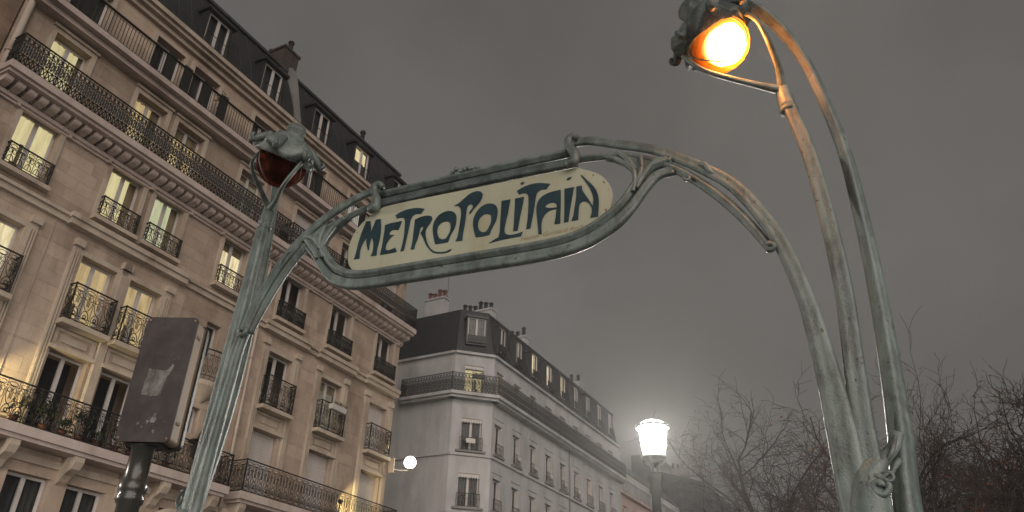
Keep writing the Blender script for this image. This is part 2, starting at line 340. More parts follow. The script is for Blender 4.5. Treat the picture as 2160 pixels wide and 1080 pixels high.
def railing(parent, x0, x1, y, z, h, kind, pitch, ret=0.0, rail=0.022, both=(True, True), name='railing'):
    """rails and end posts are the part, every panel a piece of it; ret = length of the side returns back to the wall"""
    m = MB(); m.box(x0 - rail, x1 + rail, y - rail, y + rail, z + h - 0.035, z + h); m.box(x0, x1, y - 0.012, y + 0.012, z + 0.02, z + 0.045)
    for xx in (x0, x1): m.box(xx - 0.018, xx + 0.018, y - 0.018, y + 0.018, z - 0.01, z + h + 0.01)
    for xx, use in ((x0, both[0]), (x1, both[1])):
        if ret > 0.05 and use:
            m.box(xx - rail, xx + rail, y, y + ret, z + h - 0.034, z + h - 0.002); m.box(xx - 0.012, xx + 0.012, y, y + ret, z + 0.02, z + 0.045)
    o = m.build(name, 'iron', parent)
    n = max(1, round((x1 - x0) / pitch)); p = (x1 - x0) / n; me = panel_mesh(kind, p, h - 0.08)
    for k in range(n): place('railing_panel', me, o, (x0 + k * p, y, z + 0.045))
    if ret > 0.05:
        nr = max(1, round(ret / pitch)); q = ret / nr; mr = panel_mesh(kind, q, h - 0.08)
        for xx, use in ((x0, both[0]), (x1, both[1])):
            if use:
                for k in range(nr): place('railing_panel', mr, o, (xx, y + k * q, z + 0.045), PI / 2)
    return o

def wall_cells(m, x0, x1, z0, z1, ops, y=0.0, depth=0.30):
    xs = sorted({x0, x1, *[v for o in ops for v in o[:2] if x0 < v < x1]}); zs = sorted({z0, z1, *[v for o in ops for v in o[2:4] if z0 < v < z1]})
    for i in range(len(xs) - 1):
        for j in range(len(zs) - 1):
            cx = (xs[i] + xs[i + 1]) / 2; cz = (zs[j] + zs[j + 1]) / 2
            if any(o[0] < cx < o[1] and o[2] < cz < o[3] for o in ops): continue
            m.quad((xs[i], y, zs[j]), (xs[i + 1], y, zs[j]), (xs[i + 1], y, zs[j + 1]), (xs[i], y, zs[j + 1]))
    for a, b, c, d in [o[:4] for o in ops]:
        e = y + depth
        m.quad((a, y, c), (a, y, d), (a, e, d), (a, e, c)); m.quad((b, y, d), (b, y, c), (b, e, c), (b, e, d))
        m.quad((a, y, d), (b, y, d), (b, e, d), (a, e, d)); m.quad((b, y, c), (a, y, c), (a, e, c), (b, e, c))
    return m

def window(parent, x0, x1, z0, z1, y=0.26, inside='dark_room', drape=None, fr=0.07, split=True, transom=None, pane='pane', blind=0.0, frame='white_frame', name='window'):
    """white casement (the part), two panes, what is behind them, optional roller blind"""
    m = MB(); t = 0.05
    m.box(x0, x0 + fr, y, y + t, z0, z1); m.box(x1 - fr, x1, y, y + t, z0, z1); m.box(x0 + fr, x1 - fr, y, y + t, z1 - fr, z1); m.box(x0 + fr, x1 - fr, y, y + t, z0, z0 + fr * 1.4)
    cx = (x0 + x1) / 2; bays = [(x0 + fr, x1 - fr)]
    if split:
        m.box(cx - fr * 0.85, cx + fr * 0.85, y - 0.012, y + t, z0 + fr * 1.4, z1 - fr); bays = [(x0 + fr, cx - fr * 0.85), (cx + fr * 0.85, x1 - fr)]
    if transom:
        for a, b in bays: m.box(a, b, y + 0.004, y + t, z0 + (z1 - z0) * transom - 0.02, z0 + (z1 - z0) * transom + 0.02)
    o = m.build(name, frame, parent)
    for a, b in bays: MB().quad((a, y + 0.03, z0 + fr), (b, y + 0.03, z0 + fr), (b, y + 0.03, z1 - fr), (a, y + 0.03, z1 - fr)).build('pane', pane, o)
    if drape:
        k = 22; d = MB(); pts = []
        for i in range(k + 1):
            u = i / k; pts.append((x0 + (x1 - x0) * u, y + 0.16 + 0.02 * math.sin(u * 43 + x0 * 7)))
        for i in range(k): d.quad((*pts[i], z0), (*pts[i + 1], z0), (*pts[i + 1], z1), (*pts[i], z1))
        d.build('curtain', drape, o)
        rw = random.Random(int(x0 * 91 + z0 * 37)); q_ = rw.random()
        if drape.startswith('lit_') and z1 - z0 > 1.2:
            if q_ < 0.45:      # a heavier side curtain
                xa, xb = (x0 + 0.04, x0 + (x1 - x0) * rw.uniform(0.16, 0.30)) if rw.random() < 0.5 else (x1 - (x1 - x0) * rw.uniform(0.16, 0.30), x1 - 0.04); c_ = MB(); n_ = 8
                for i in range(n_):
                    c_.quad(*[(xa + (xb - xa) * (i + e) / n_, y + 0.11 + 0.018 * ((i + e) % 2), z) for e, z in ((0, z0), (1, z0), (1, z1), (0, z1))])
                c_.build('side_curtain', 'drape_warm', o)
            if 0.3 < q_ < 0.8:      # a shelf or plant pot against the light
                xm = x0 + (x1 - x0) * rw.uniform(0.25, 0.75); MB().box(xm - 0.16, xm + 0.16, y + 0.09, y + 0.13, z0, z0 + (z1 - z0) * rw.uniform(0.2, 0.42)).box(xm - 0.05, xm + 0.05, y + 0.10, y + 0.13, z0 + 0.3, z0 + (z1 - z0) * rw.uniform(0.45, 0.6)).build('furniture', 'drape_warm', o)
            if q_ > 0.6: MB().box(x0 + 0.05, x1 - 0.05, y + 0.08, y + 0.10, z1 - (z1 - z0) * rw.uniform(0.10, 0.22), z1 - 0.03).build('valance', 'drape_warm', o)
    else:
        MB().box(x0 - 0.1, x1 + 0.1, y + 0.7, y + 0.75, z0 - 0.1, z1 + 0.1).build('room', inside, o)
    if blind > 0:
        b = MB(); zb = z1 - (z1 - z0) * blind; n = max(2, int((z1 - zb) / 0.11)); q = (z1 - zb) / n
        for i in range(n): b.box(x0 + 0.02, x1 - 0.02, y - 0.05, y - 0.02 - 0.008 * (i % 2), zb + i * q, zb + (i + 1) * q - 0.006)
        b.build('roller_blind', 'blind', o)
    return o

def in_view(p):
    v = p - Vector((0, 0, EYE)); d = v.dot(fw)
    if d < 0.2: return 0.0
    x = 1080 + F_PX * v.dot(rt) / d; y = 540 - F_PX * v.dot(up) / d
    return 1.0 / v.length_squared if -60 < x < 2220 and -60 < y < 1140 else 0.0
def ashlar(parent, mat_name, x0, x1, bands, ops, s0, toworld, course=0.40, length=0.95, proud=0.006, joint=0.006, limit=300, seed=1, y=0.0):
    """dressed stone blocks, each its own piece while they show large, the rest joined"""
    rnd = random.Random(seed); blocks = []
    for zb0, zb1 in bands:
        br = sorted({zb0, zb1, *[v for o in ops for v in o[2:4] if zb0 < v < zb1]}); rows = []
        for a, b in zip(br, br[1:]):
            k = max(1, round((b - a) / course)); rows += [(a + (b - a) * i / k, a + (b - a) * (i + 1) / k) for i in range(k)]
        for ri, (za, zc) in enumerate(rows):
            zm = (za + zc) / 2; iv = [(x0, x1)]
            for o in ops:
                if o[2] < zm < o[3]:
                    nv = []
                    for a, b in iv:
                        if o[1] <= a or o[0] >= b: nv.append((a, b)); continue
                        if o[0] > a: nv.append((a, o[0]))
                        if o[1] < b: nv.append((o[1], b))
                    iv = nv
            for a, b in iv:
                x = a; first = True
                while x < b - 0.05:
                    w = length * (0.55 if first and ri % 2 else 1.0) * rnd.uniform(0.85, 1.2); first = False
                    e = min(b, x + w)
                    if b - e < 0.3: e = b
                    blocks.append((x + joint / 2, e - joint / 2, za + joint / 2, zc - joint / 2)); x = e
    sc = []
    for bl in blocks:
        c = toworld((bl[0] + bl[1]) / 2, 0, (bl[2] + bl[3]) / 2); sc.append((in_view(c) * (bl[1] - bl[0]) * (bl[3] - bl[2]), bl))
    sc.sort(key=lambda q: -q[0])
    if 'blk' + mat_name not in CACHE: CACHE['blk' + mat_name] = MB().box(-0.5, 0.5, -1, 0.02, -0.5, 0.5).mesh('stone_block', mat_name)
    me = CACHE['blk' + mat_name]; rest = MB()
    for i, (w, (a, b, c, d)) in enumerate(sc):
        pr = proud * rnd.uniform(0.75, 1.25)
        if i < limit and w > 0: place('stone_block', me, parent, ((a + b) / 2, y, (c + d) / 2), 0, (b - a, pr, d - c))
        else: rest.box(a, b, y - pr, y + 0.0004, c, d)
    if rest.v: stuff(rest.build('stone_blocks', mat_name, parent))

def foliage(m, c, rad, n, size, rnd, flat=1.0):
    for _ in range(n):
        while True:
            q = Vector((rnd.uniform(-1, 1), rnd.uniform(-1, 1), rnd.uniform(-1, 1)))
            if q.length < 1: break
        p = Vector(c) + Vector((q.x * rad[0], q.y * rad[1], q.z * rad[2]))
        a = Vector((rnd.gauss(0, 1), rnd.gauss(0, 1), rnd.gauss(0, 1))).normalized(); b = a.orthogonal().normalized(); s = size * rnd.uniform(0.6, 1.3)
        m.quad(p - a * s, p + b * s * 0.45, p + a * s, p - b * s * 0.45)
def potted_plant(loc, rotz, label, h, spread, n, seed, group=None, mat='leaf_dark', pot='terracotta', grow='leafy', potr=0.11):
    rnd = random.Random(seed); t = thing('potted_plant', label, 'plant', loc, rotz, group)
    MB().lathe([(potr * 0.7, 0), (potr, 0.18), (potr * 1.12, 0.185), (potr * 1.12, 0.22), (potr * 0.9, 0.22)], 10).build('pot', pot, t)
    st = MB(); lf = MB(); k = 6
    for i in range(k):
        a = rnd.uniform(0, 2 * PI); r = spread * rnd.uniform(0.3, 1); tip = Vector((math.cos(a) * r, math.sin(a) * r, 0.2 + h * rnd.uniform(0.6, 1)))
        st.tube([(0, 0, 0.18), (tip.x * 0.4, tip.y * 0.4, 0.2 + (tip.z - .2) * 0.55), tuple(tip)], [0.008, 0.006, 0.003], 4)
        foliage(lf, tip * 0.9, (spread * 0.45, spread * 0.45, h * 0.28), n // k, 0.055, rnd)
    st.build('stem', 'bark', t); stuff(lf.build('leaves', mat, t))
    return t
# ------------------------------------------------------------------ ground
struct(MB().quad((-400, -400, 0), (400, -400, 0), (400, 400, 0), (-400, 400, 0)).build('road', 'asphalt'))
struct(MB().box(-40, 90, 15.5, 34, -0.2, 0.14).build('pavement', 'paving', None, (0, 0, 0), STREET))
struct(MB().box(-30, 14, -7, 7.0, -0.2, 0.13).build('pavement', 'paving', None, (0, 0, 0), STREET))
struct(MB().box(-40, 90, 15.28, 15.494, -0.2, 0.15).build('kerb', 'granite', None, (0, 0, 0), STREET))

# ------------------------------------------------------------------ cream stone apartment house
D0 = 20.75
S0 = 17.5
houseA = thing('apartment_house', 'tall cream stone apartment house with long iron balconies and dark mansard roof', 'building', street(S0, D0), STREET)
def abox(name, mat, *bx, **k):
    m = MB()
    for b in bx: m.box(b[0] - S0, b[1] - S0, *b[2:])
    return m.build(name, mat, houseA, **k)
def toA(x, y, z): return street(S0 + x, D0 + y, z)
COLS = {'a': (8.68, 9.88), 'b': (11.68, 12.88), 'c': (13.36, 14.56), 'd': (16.42, 17.60), 'e': (19.50, 20.78), 'f': (22.46, 23.76), 'g': (25.64, 26.92)}
XL, XR = 7.62, 27.40
FL = {1: (4.3, 6.35), 2: (7.42, 9.66), 3: (10.50, 12.60), 4: (13.95, 15.90), 5: (16.72, 18.86), 6: (19.68, 21.45)}
ops = []
for f, (za, zb) in FL.items():
    for k, (a, b) in COLS.items():
        if k == 'd' and f in (2, 3): continue
        ops.append((a - S0, b - S0, za, zb, f, k))
ops.append((16.55 - S0, 17.15 - S0, 11.35, 12.55, 3, 'd')); ops.append((16.55 - S0, 17.1 - S0, 8.75, 9.6, 2, 'd'))
wall_cells(MB(), XL - S0, XR - S0, 0.1, 22.3, [o[:4] for o in ops]).build('wall', 'stone', houseA)
mm = MB(); mm.box(XL - S0, XR - S0, 1.2, 11.0, 0.1, 22.3)
mm.quad((XR - S0, 0, 0.1), (XR - S0, 1.2, 0.1), (XR - S0, 1.2, 22.3), (XR - S0, 0, 22.3)); mm.quad((XL - S0, 1.2, 0.1), (XL - S0, 0, 0.1), (XL - S0, 0, 22.3), (XL - S0, 1.2, 22.3))
mm.build('side_wall', 'stone', houseA)
ashlar(houseA, 'stone', XL - S0, XR - S0, [(3.4, 7.0), (7.3, 13.45), (13.7, 16.1), (16.6, 19.3), (19.6, 21.8)], [o[:4] for o in ops], S0, toA, course=0.42, length=1.05)

# windows of the house
LOOK = {}
for k in 'abcd': LOOK[(4, k)] = dict(drape='lit_yellow')
LOOK[(4, 'b')] = dict(drape='lit_amber'); LOOK[(4, 'b')]['drape'] = 'lit_yellow'; LOOK[(4, 'c')] = dict(drape='lit_green'); LOOK[(4, 'd')] = dict(drape='lit_cream')
for k in 'efg': LOOK[(4, k)] = dict()
LOOK[(3, 'a')] = dict(drape='lit_cream'); LOOK[(3, 'b')] = dict(drape='lit_amber'); LOOK[(3, 'c')] = dict(drape='lit_amber')
LOOK[(3, 'd')] = dict(split=False, drape='drape_dim'); LOOK[(2, 'd')] = dict(split=False)
LOOK[(3, 'e')] = dict(); LOOK[(3, 'f')] = dict(drape='lit_dull'); LOOK[(3, 'g')] = dict(blind=0.98)
LOOK[(2, 'a')] = dict(); LOOK[(2, 'b')] = dict(); LOOK[(2, 'c')] = dict()
for k in 'efg': LOOK[(2, k)] = dict(blind=0.99)
for k in 'abcdefg': LOOK[(1, k)] = dict(drape='drape_dim')
LOOK[(5, 'a')] = dict(drape='lit_yellow'); LOOK[(5, 'b')] = dict(drape='lit_amber'); LOOK[(5, 'c')] = dict(drape='lit_amber')
LOOK[(5, 'd')] = dict(drape='lit_dull'); LOOK[(5, 'e')] = dict(blind=0.97); LOOK[(5, 'f')] = dict(); LOOK[(5, 'g')] = dict(blind=0.6)
for k in 'abcdefg': LOOK[(6, k)] = dict(drape='drape_dim')
LOOK[(6, 'f')] = dict(drape='lit_white')
for o in ops:
    window(houseA, o[0], o[1], o[2], o[3], 0.24, **LOOK.get((o[4], o[5]), {}))
wl = window(houseA, COLS['e'][0] - S0 + 0.06, COLS['e'][0] - S0 + 0.36, 10.6, 12.5, 0.33, drape='lit_white', split=False, name='casement_leaf')

# trim: architraves, hoods, string courses, pilasters, panels
for f in (3, 4, 5, 6):
    for k, (a, b) in COLS.items():
        if k == 'd' and f == 3: continue
        za, zb = FL[f]; w = 0.15
        abox('architrave', 'stone_trim', (a - w, a, -0.055, 0.01, za - 0.02, zb + w), (b, b + w, -0.055, 0.01, za - 0.02, zb + w), (a, b, -0.055, 0.01, zb, zb + w))
        if f in (4,):
            abox('window_hood', 'stone_trim', (a - 0.28, b + 0.28, -0.24, 0.012, zb + 0.22, zb + 0.30), (a - 0.24, b + 0.24, -0.16, 0.012, zb + 0.155, zb + 0.218), (a - 0.26, a - 0.16, -0.15, 0.011, zb - 0.12, zb + 0.15), (b + 0.16, b + 0.26, -0.15, 0.011, zb - 0.12, zb + 0.15))
        if f == 5:
            abox('window_hood', 'stone_trim', (a - 0.18, b + 0.18, -0.12, 0.012, zb + 0.155, zb + 0.25))
for k, (a, b) in COLS.items():
    # sill slab and guard of the fourth floor
    abox('sill', 'stone_trim', (a - 0.16, b + 0.16, -0.26, 0.012, 13.80, 13.93))
    railing(houseA, a - 0.04 - S0, b + 0.06 - S0, -0.20, 13.945, 0.70, 'guard' if k in 'abcd' else 'dense', 0.26, ret=0.2)
    if k in 'abcefg':
        abox('sill', 'stone_trim', (a - 0.16, b + 0.16, -0.40, 0.012, 10.34, 10.48))
        railing(houseA, a - 0.06 - S0, b + 0.08 - S0, -0.34, 10.50, 1.12, 'lyre', 0.33, ret=0.32)
        # spandrel with a raised frame between second and third floor
        abox('spandrel_panel', 'stone_trim', (a - 0.05, b + 0.05, -0.05, 0.012, 9.78, 9.86), (a - 0.05, b + 0.05, -0.05, 0.012, 10.22, 10.30), (a - 0.05, a + 0.06, -0.05, 0.012, 9.862, 10.218), (b - 0.06, b + 0.05, -0.05, 0.012, 9.862, 10.218), (a + 0.2, b - 0.2, -0.035, 0.012, 9.94, 10.14))
        abox('lintel', 'stone_trim', (a - 0.12, b + 0.12, -0.13, 0.013, 9.672, 9.772))
        for x0 in (a - 0.34, b + 0.10):
            abox('pilaster', 'stone_trim', (x0, x0 + 0.24, -0.060, 0.013, 7.31, 12.78), (x0 + 0.015, x0 + 0.065, -0.105, -0.059, 7.33, 12.6), (x0 + 0.095, x0 + 0.145, -0.105, -0.059, 7.33, 12.6), (x0 + 0.175, x0 + 0.225, -0.105, -0.059, 7.33, 12.6), (x0 - 0.03, x0 + 0.27, -0.15, 0.014, 12.782, 13.0))
# string course below the fourth floor, breaking forward at the window bays
abox('string_course', 'stone_trim', (XL, XR, -0.12, 0.012, 13.28, 13.46), (XL, XR, -0.20, 0.012, 13.462, 13.56))
for a, b in ((10.9, 15.2), (18.95, 21.35), (21.95, 24.3), (25.1, 27.38)):
    abox('string_course', 'stone_trim', (a, b, -0.27, 0.014, 13.26, 13.44), (a - 0.05, b + 0.02, -0.34, 0.014, 13.442, 13.60))
# fifth floor balcony: slab, bed mould and modillions
abox('balcony_slab', 'stone_pink', (XL, 18.75, -0.75, 0.012, 16.36, 16.58), (XL + 0.05, 18.75, -0.66, 0.012, 16.26, 16.358))
abox('balcony_slab', 'stone_pink', (18.755, XR + 0.12, -0.78, 0.012, 16.36, 16.58), (18.755, XR + 0.08, -0.69, 0.012, 16.26, 16.358))
abox('bed_mould', 'stone_pink', (XL, XR + 0.04, -0.10, 0.013, 16.20, 16.258), (XL, XR + 0.03, -0.16, 0.014, 15.88, 16.0), (XL, XR + 0.02, -0.09, 0.014, 15.80, 15.879))
mod = MB().prism_yz([(0.012, 0.27), (-0.50, 0.27), (-0.52, 0.20), (-0.50, 0.13), (-0.44, 0.08), (-0.20, 0.04), (0.012, 0.02)], -0.112, 0.112).mesh('modillion', 'stone_pink')
n_mod = 56
for i in range(n_mod): place('modillion', mod, houseA, (XL + 0.22 + i * (XR - XL - 0.3) / (n_mod - 1) - S0, 0, 15.985))
railing(houseA, XL + 0.06 - S0, 18.7 - S0, -0.70, 16.585, 1.04, 'dense', 0.30, ret=0.68, both=(True, False))
railing(houseA, 18.82 - S0, XR + 0.06 - S0, -0.73, 16.585, 1.04, 'dense', 0.30, ret=0.7)
# sixth floor balcony: thin slab, plain bars under a thick hand rail, posts
abox('balcony_slab', 'stone_pink', (XL, XR + 0.04, -0.62, 0.012, 19.36, 19.57), (XL, XR, -0.40, 0.012, 19.18, 19.358))
r6 = railing(houseA, XL + 0.05 - S0, XR - S0, -0.58, 19.575, 0.99, 'bars', 0.36, ret=0.55, rail=0.045)
for x in (9.0, 12.1, 12.8, 13.7, 14.5, 17.0, 19.9, 22.9, 25.2):
    abox('rail_screen', 'iron', (x - 0.17, x + 0.17, -0.60, -0.56, 19.60, 20.66))
# second floor balconies
abox('balcony_slab', 'stone_pink', (7.7, 18.30, -0.75, 0.012, 7.06, 7.30), (7.7, 18.22, -0.66, 0.012, 6.96, 7.058))
abox('balcony_slab', 'stone_pink', (18.80, XR + 0.1, -0.76, 0.012, 7.06, 7.30), (18.88, XR + 0.05, -0.66, 0.012, 6.96, 7.058))
railing(houseA, 7.8 - S0, 18.24 - S0, -0.70, 7.305, 1.02, 'lyre', 0.31, ret=0.68)
railing(houseA, 18.86 - S0, XR + 0.04 - S0, -0.70, 7.305, 1.06, 'lyre', 0.31, ret=0.68)
con = MB().prism_yz([(0.012, 0.62), (-0.62, 0.62), (-0.62, 0.48), (-0.52, 0.30), (-0.26, 0.16), (-0.14, 0.0), (0.012, -0.10)], -0.13, 0.13).mesh('console', 'stone_trim')
for x in (8.3, 10.3, 11.28, 13.12, 14.95, 16.05, 17.95, 19.12, 21.15, 22.1, 24.1, 25.25, 27.2): place('console', con, houseA, (x - S0, 0, 6.335))
abox('string_course', 'stone_trim', (XL, XR, -0.08, 0.013, 6.62, 6.80))
# carved arch over the street door
arc_m = MB()
for r0, yy in ((1.15, -0.26), (0.95, -0.18), (0.75, -0.12)):
    arc_m.tube([(16.95 - S0 + r0 * math.cos(a), -0.02 + yy / 2, 5.15 + r0 * math.sin(a)) for a in [PI * i / 16 for i in range(17)]], 0.10, 8, front=(0, -1, 0))
arc_m.build('door_arch', 'stone_trim', houseA, smooth=True)
# cornice, mansard and dormers
abox('cornice', 'stone_trim', (XL, XR, -0.16, 0.012, 21.80, 21.98), (XL, XR + 0.1, -0.34, 0.012, 21.982, 22.12), (XL, XR + 0.16, -0.46, 0.3, 22.122, 22.30))
rf = MB(); x0, x1 = XL - S0, XR - S0
prof = [(0.05, 22.30), (0.35, 23.6), (1.25, 25.9), (1.45, 26.05), (6.0, 27.1), (10.8, 26.0), (10.9, 22.3)]
rf.prism_yz(prof, x0, x1); roofA = rf.build('roof', 'slate', houseA)
MB().box(x0, x1 + 0.05, 1.16, 1.40, 25.94, 26.08).build('ridge_flashing', 'zinc', roofA)
MB().box(x0, x1 + 0.05, -0.40, -0.28, 22.302, 22.40).build('gutter', 'zinc', roofA)
sm = MB(); xq = x0 + 0.3
while xq < x1: sm.prism_yz([(0.05, 22.32), (0.35, 23.61), (1.25, 25.91), (1.235, 25.95), (0.325, 23.64), (0.02, 22.34)], xq - 0.014, xq + 0.014); xq += 0.62
stuff(sm.build('roof_seams', 'zinc', roofA))
DORM = {'b': (12.28, None), 'c': (13.96, 'drape_dim'), 'd': (17.0, 'drape_dim'), 'e': (20.14, None), 'f': (23.1, 'lit_cream'), 'g': (26.2, None)}
for k, (xc, dr) in DORM.items():
    if k == 'b': continue
    w = 0.62; m = MB(); X = xc - S0; yf = 0.16
    m.box(X - w, X - w + 0.10, yf, 1.5, 22.5, 24.42); m.box(X + w - 0.10, X + w, yf, 1.5, 22.5, 24.42)
    m.box(X - w + 0.1, X + w - 0.1, yf, 0.4, 22.45, 22.62)
    m.prism_yz([(yf - 0.14, 24.42), (1.9, 24.55), (1.9, 24.72), (yf - 0.14, 24.56)], X - w - 0.1, X + w + 0.1)
    dm = m.build('dormer', 'slate', houseA)
    a, b, za, zb = X - w + 0.1, X + w - 0.1, 22.62, 24.42; fr = 0.075; y = yf + 0.06; t = 0.05; g = MB()
    g.box(a, a + fr, y, y + t, za, zb); g.box(b - fr, b, y, y + t, za, zb); g.box(a + fr, b - fr, y, y + t, zb - fr, zb); g.box(a + fr, b - fr, y, y + t, za, za + fr); g.box(X - fr * .8, X + fr * .8, y - .01, y + t, za + fr, zb - fr)
    g.build('window_frame', 'white_frame', dm)
    for pa, pb in ((a + fr, X - fr * .8), (X + fr * .8, b - fr)): MB().quad((pa, y + .03, za + fr), (pb, y + .03, za + fr), (pb, y + .03, zb - fr), (pa, y + .03, zb - fr)).build('pane', 'pane_old', dm)
    MB().box(a, b, y + 0.2, y + 0.24, za, zb).build('curtain', dr or 'dark_room', dm)
    g = MB(); g.tube([(a, yf - 0.1, za + 0.75), (b, yf - 0.1, za + 0.75)], 0.014, 5)
    for i in range(5): g.tube([(a + (b - a) * i / 4, yf - 0.1, za + 0.02), (a + (b - a) * i / 4, yf - 0.1, za + 0.75)], 0.010, 4)
    g.tube([(a, yf - 0.1, za + 0.1), (b, yf - 0.1, za + 0.1)], 0.011, 4); g.build('guard_rail', 'iron', dm)
def chimney(parent, x, y0, y1, z0, z1, w, npots, wall='stone_brown', pot='chimney_pot', ph=0.55):
    m = MB(); m.box(x - w / 2, x + w / 2, y0, y1, z0, z1); m.box(x - w / 2 - 0.06, x + w / 2 + 0.06, y0 - 0.06, y1 + 0.06, z1, z1 + 0.12)
    c = m.build('chimney', wall, parent)
    for i in range(npots):
        yy = y0 + (y1 - y0) * (i + 0.5) / npots; hh = ph * (0.8 + 0.4 * ((i * 7 + npots) % 3) / 2)
        MB().lathe([(0.13, 0), (0.11, hh * 0.8), (0.15, hh * 0.82), (0.15, hh * 0.92), (0.10, hh), (0.07, hh)], 9, (x, yy, z1 + 0.12)).build('chimney_pot', pot, c)
    return c
# party-wall stack rising through the mansard
pw = MB(); pw.prism_yz([(-0.05, 22.3), (1.05, 26.2), (3.2, 26.9), (3.2, 22.3)], 18.55 - S0, 18.95 - S0); pw.build('party_wall', 'wall_grey', houseA)
chimney(houseA, 18.55 - S0, 1.2, 3.2, 25.6, 27.15, 0.9, 5, 'brick_sooty')
chimney(houseA, 24.9 - S0, 1.7, 2.3, 25.6, 26.45, 0.55, 1, 'brick_sooty', ph=0.9)
MB().lathe([(0.07, 0), (0.07, 0.3), (0.1, 0.32), (0.1, 0.36)], 8, (24.35 - S0, 1.7, 26.1)).build('vent_pipe', 'chimney_pot', houseA)
# rain pipes
def pipe(x, z0, z1, y=-0.1, r=0.055):
    m = MB(); m.tube([(x - S0, y, z0), (x - S0, y, z1)], r, 10)
    z = z0 + 1.2
    while z < z1: m.lathe([(r * 1.25, -0.04), (r * 1.35, 0), (r * 1.25, 0.04)], 10, (x - S0, y, z)); z += 2.6
    m.build('rain_pipe', 'pipe', houseA, smooth=True)
pipe(7.70, 3.0, 22.0, -0.13, 0.10); pipe(18.66, 3.0, 16.25); 
# round-bellied balcony of the stair bay
m = MB(); arcp = [(17.0 - S0 + 0.62 * math.cos(a), -0.42 * math.sin(a), 0) for a in [PI * i / 10 for i in range(11)]]
for z, r in ((10.45, 0.02), (11.5, 0.028), (11.32, 0.014), (10.6, 0.014)): m.tube([(p[0], p[1], z) for p in arcp], r, 6)
for i, p in enumerate(arcp):
    for dz in (0,): m.tube([(p[0], p[1], 10.45), (p[0] * 1.0, p[1] - 0.10, 10.72), (p[0], p[1], 11.1), (p[0], p[1], 11.5)], 0.013, 4)
    if i < 10:
        q = arcp[i + 1]; cxm = ((p[0] + q[0]) / 2, (p[1] + q[1]) / 2 - 0.03)
        m.tube([(cxm[0] + 0.05 * math.cos(t), cxm[1], 11.2 + 0.09 * math.sin(t)) for t in [2 * PI * j / 8 for j in range(8)]], 0.011, 4, closed=True)
        m.tube([(cxm[0] + 0.05 * math.cos(t), cxm[1] - 0.05, 10.8 + 0.12 * math.sin(t)) for t in [2 * PI * j / 8 for j in range(8)]], 0.013, 4, closed=True)
m.build('railing', 'iron', houseA)
m = MB(); base = [(17.0 - S0 + 0.66 * math.cos(a), -0.46 * math.sin(a)) for a in [PI * i / 12 for i in range(13)]]
nb = len(base); m.v = [(x, y, 10.44) for x, y in base] + [(x, y * 0.9, 10.3) for x, y in base] + [(17.0 - S0, 0.0, 9.75)]
m.f = [tuple(range(nb))] + [(i + 1, i, nb + i, nb + i + 1) for i in range(nb - 1)] + [(nb + i + 1, nb + i, 2 * nb) for i in range(nb - 1)]
m.build('balcony_base', 'stone_trim', houseA, smooth=False)

ORD = ['first', 'second', 'third', 'fourth', 'fifth', 'sixth', 'seventh', 'eighth', 'ninth']
# thin metal guards and cables on the front, as on any old house
for x in (10.6, 15.4, 21.7): MB().tube([(x - S0, -0.03, 7.4), (x - S0, -0.03, 13.2)], 0.012, 5).build('cable', 'pipe', houseA)
# pots and a folded parasol on the balconies
for i, (s, h, sp, n) in enumerate(((11.1, 0.5, 0.25, 90), (11.9, 0.55, 0.3, 120), (12.45, 0.35, 0.22, 90), (12.95, 0.65, 0.28, 120), (13.5, 0.3, 0.2, 80), (14.1, 0.6, 0.3, 130), (14.6, 0.7, 0.3, 130), (15.2, 0.55, 0.3, 120), (15.9, 0.6, 0.3, 120))):
    potted_plant(street(s, D0 - 0.48, 7.302), 0, ORD[i] + ' potted plant from the left behind the second floor railing of the cream house', h, sp, n, 40 + i, 'pots on the second floor balcony', 'leaf' if i % 3 else 'leaf_dark')
t = thing('folded_parasol', 'dark folded parasol on the balcony behind the left metro post', 'parasol', street(17.1, D0 - 0.42, 7.302), STREET)
MB().lathe([(0.24, 0), (0.24, 0.05), (0.04, 0.08)], 12).build('base', 'iron', t)
MB().tube([(0, 0, 0.06), (0, 0, 1.75)], 0.025, 8).build('pole', 'iron', t)
MB().lathe([(0.05, 0.5), (0.16, 0.62), (0.20, 1.0), (0.16, 1.2), (0.10, 1.5), (0.05, 1.66), (0.02, 1.75)], 14, wob=lambda a, i: 1 + 0.22 * math.cos(7 * a)).build('canopy', 'cloth_dark', t)
MB().lathe([(0.28, 1.18), (0.42, 1.14), (0.30, 1.22), (0.12, 1.26)], 14, wob=lambda a, i: 1 + 0.12 * math.cos(5 * a)).build('flap', 'cloth_dark', t)
potted_plant(street(14.55, D0 - 0.46, 19.95), 0, 'spiky shrub rising above the plain sixth floor rail', 0.75, 0.34, 70, 9, None, 'leaf_dark', 'iron', potr=0.14)
t = thing('window_box', 'pale window box with flowers on a third floor railing', 'planter', street(23.2, D0 - 0.46, 11.35), STREET)
MB().prism_yz([(-0.12, 0.2), (-0.09, 0), (0.09, 0), (0.12, 0.2)], -0.42, 0.42).build('box', 'white_frame', t)
lf = MB(); foliage(lf, (0.1, 0, 0.27), (0.45, 0.14, 0.12), 140, 0.06, random.Random(3)); stuff(lf.build('leaves', 'leaf', t))

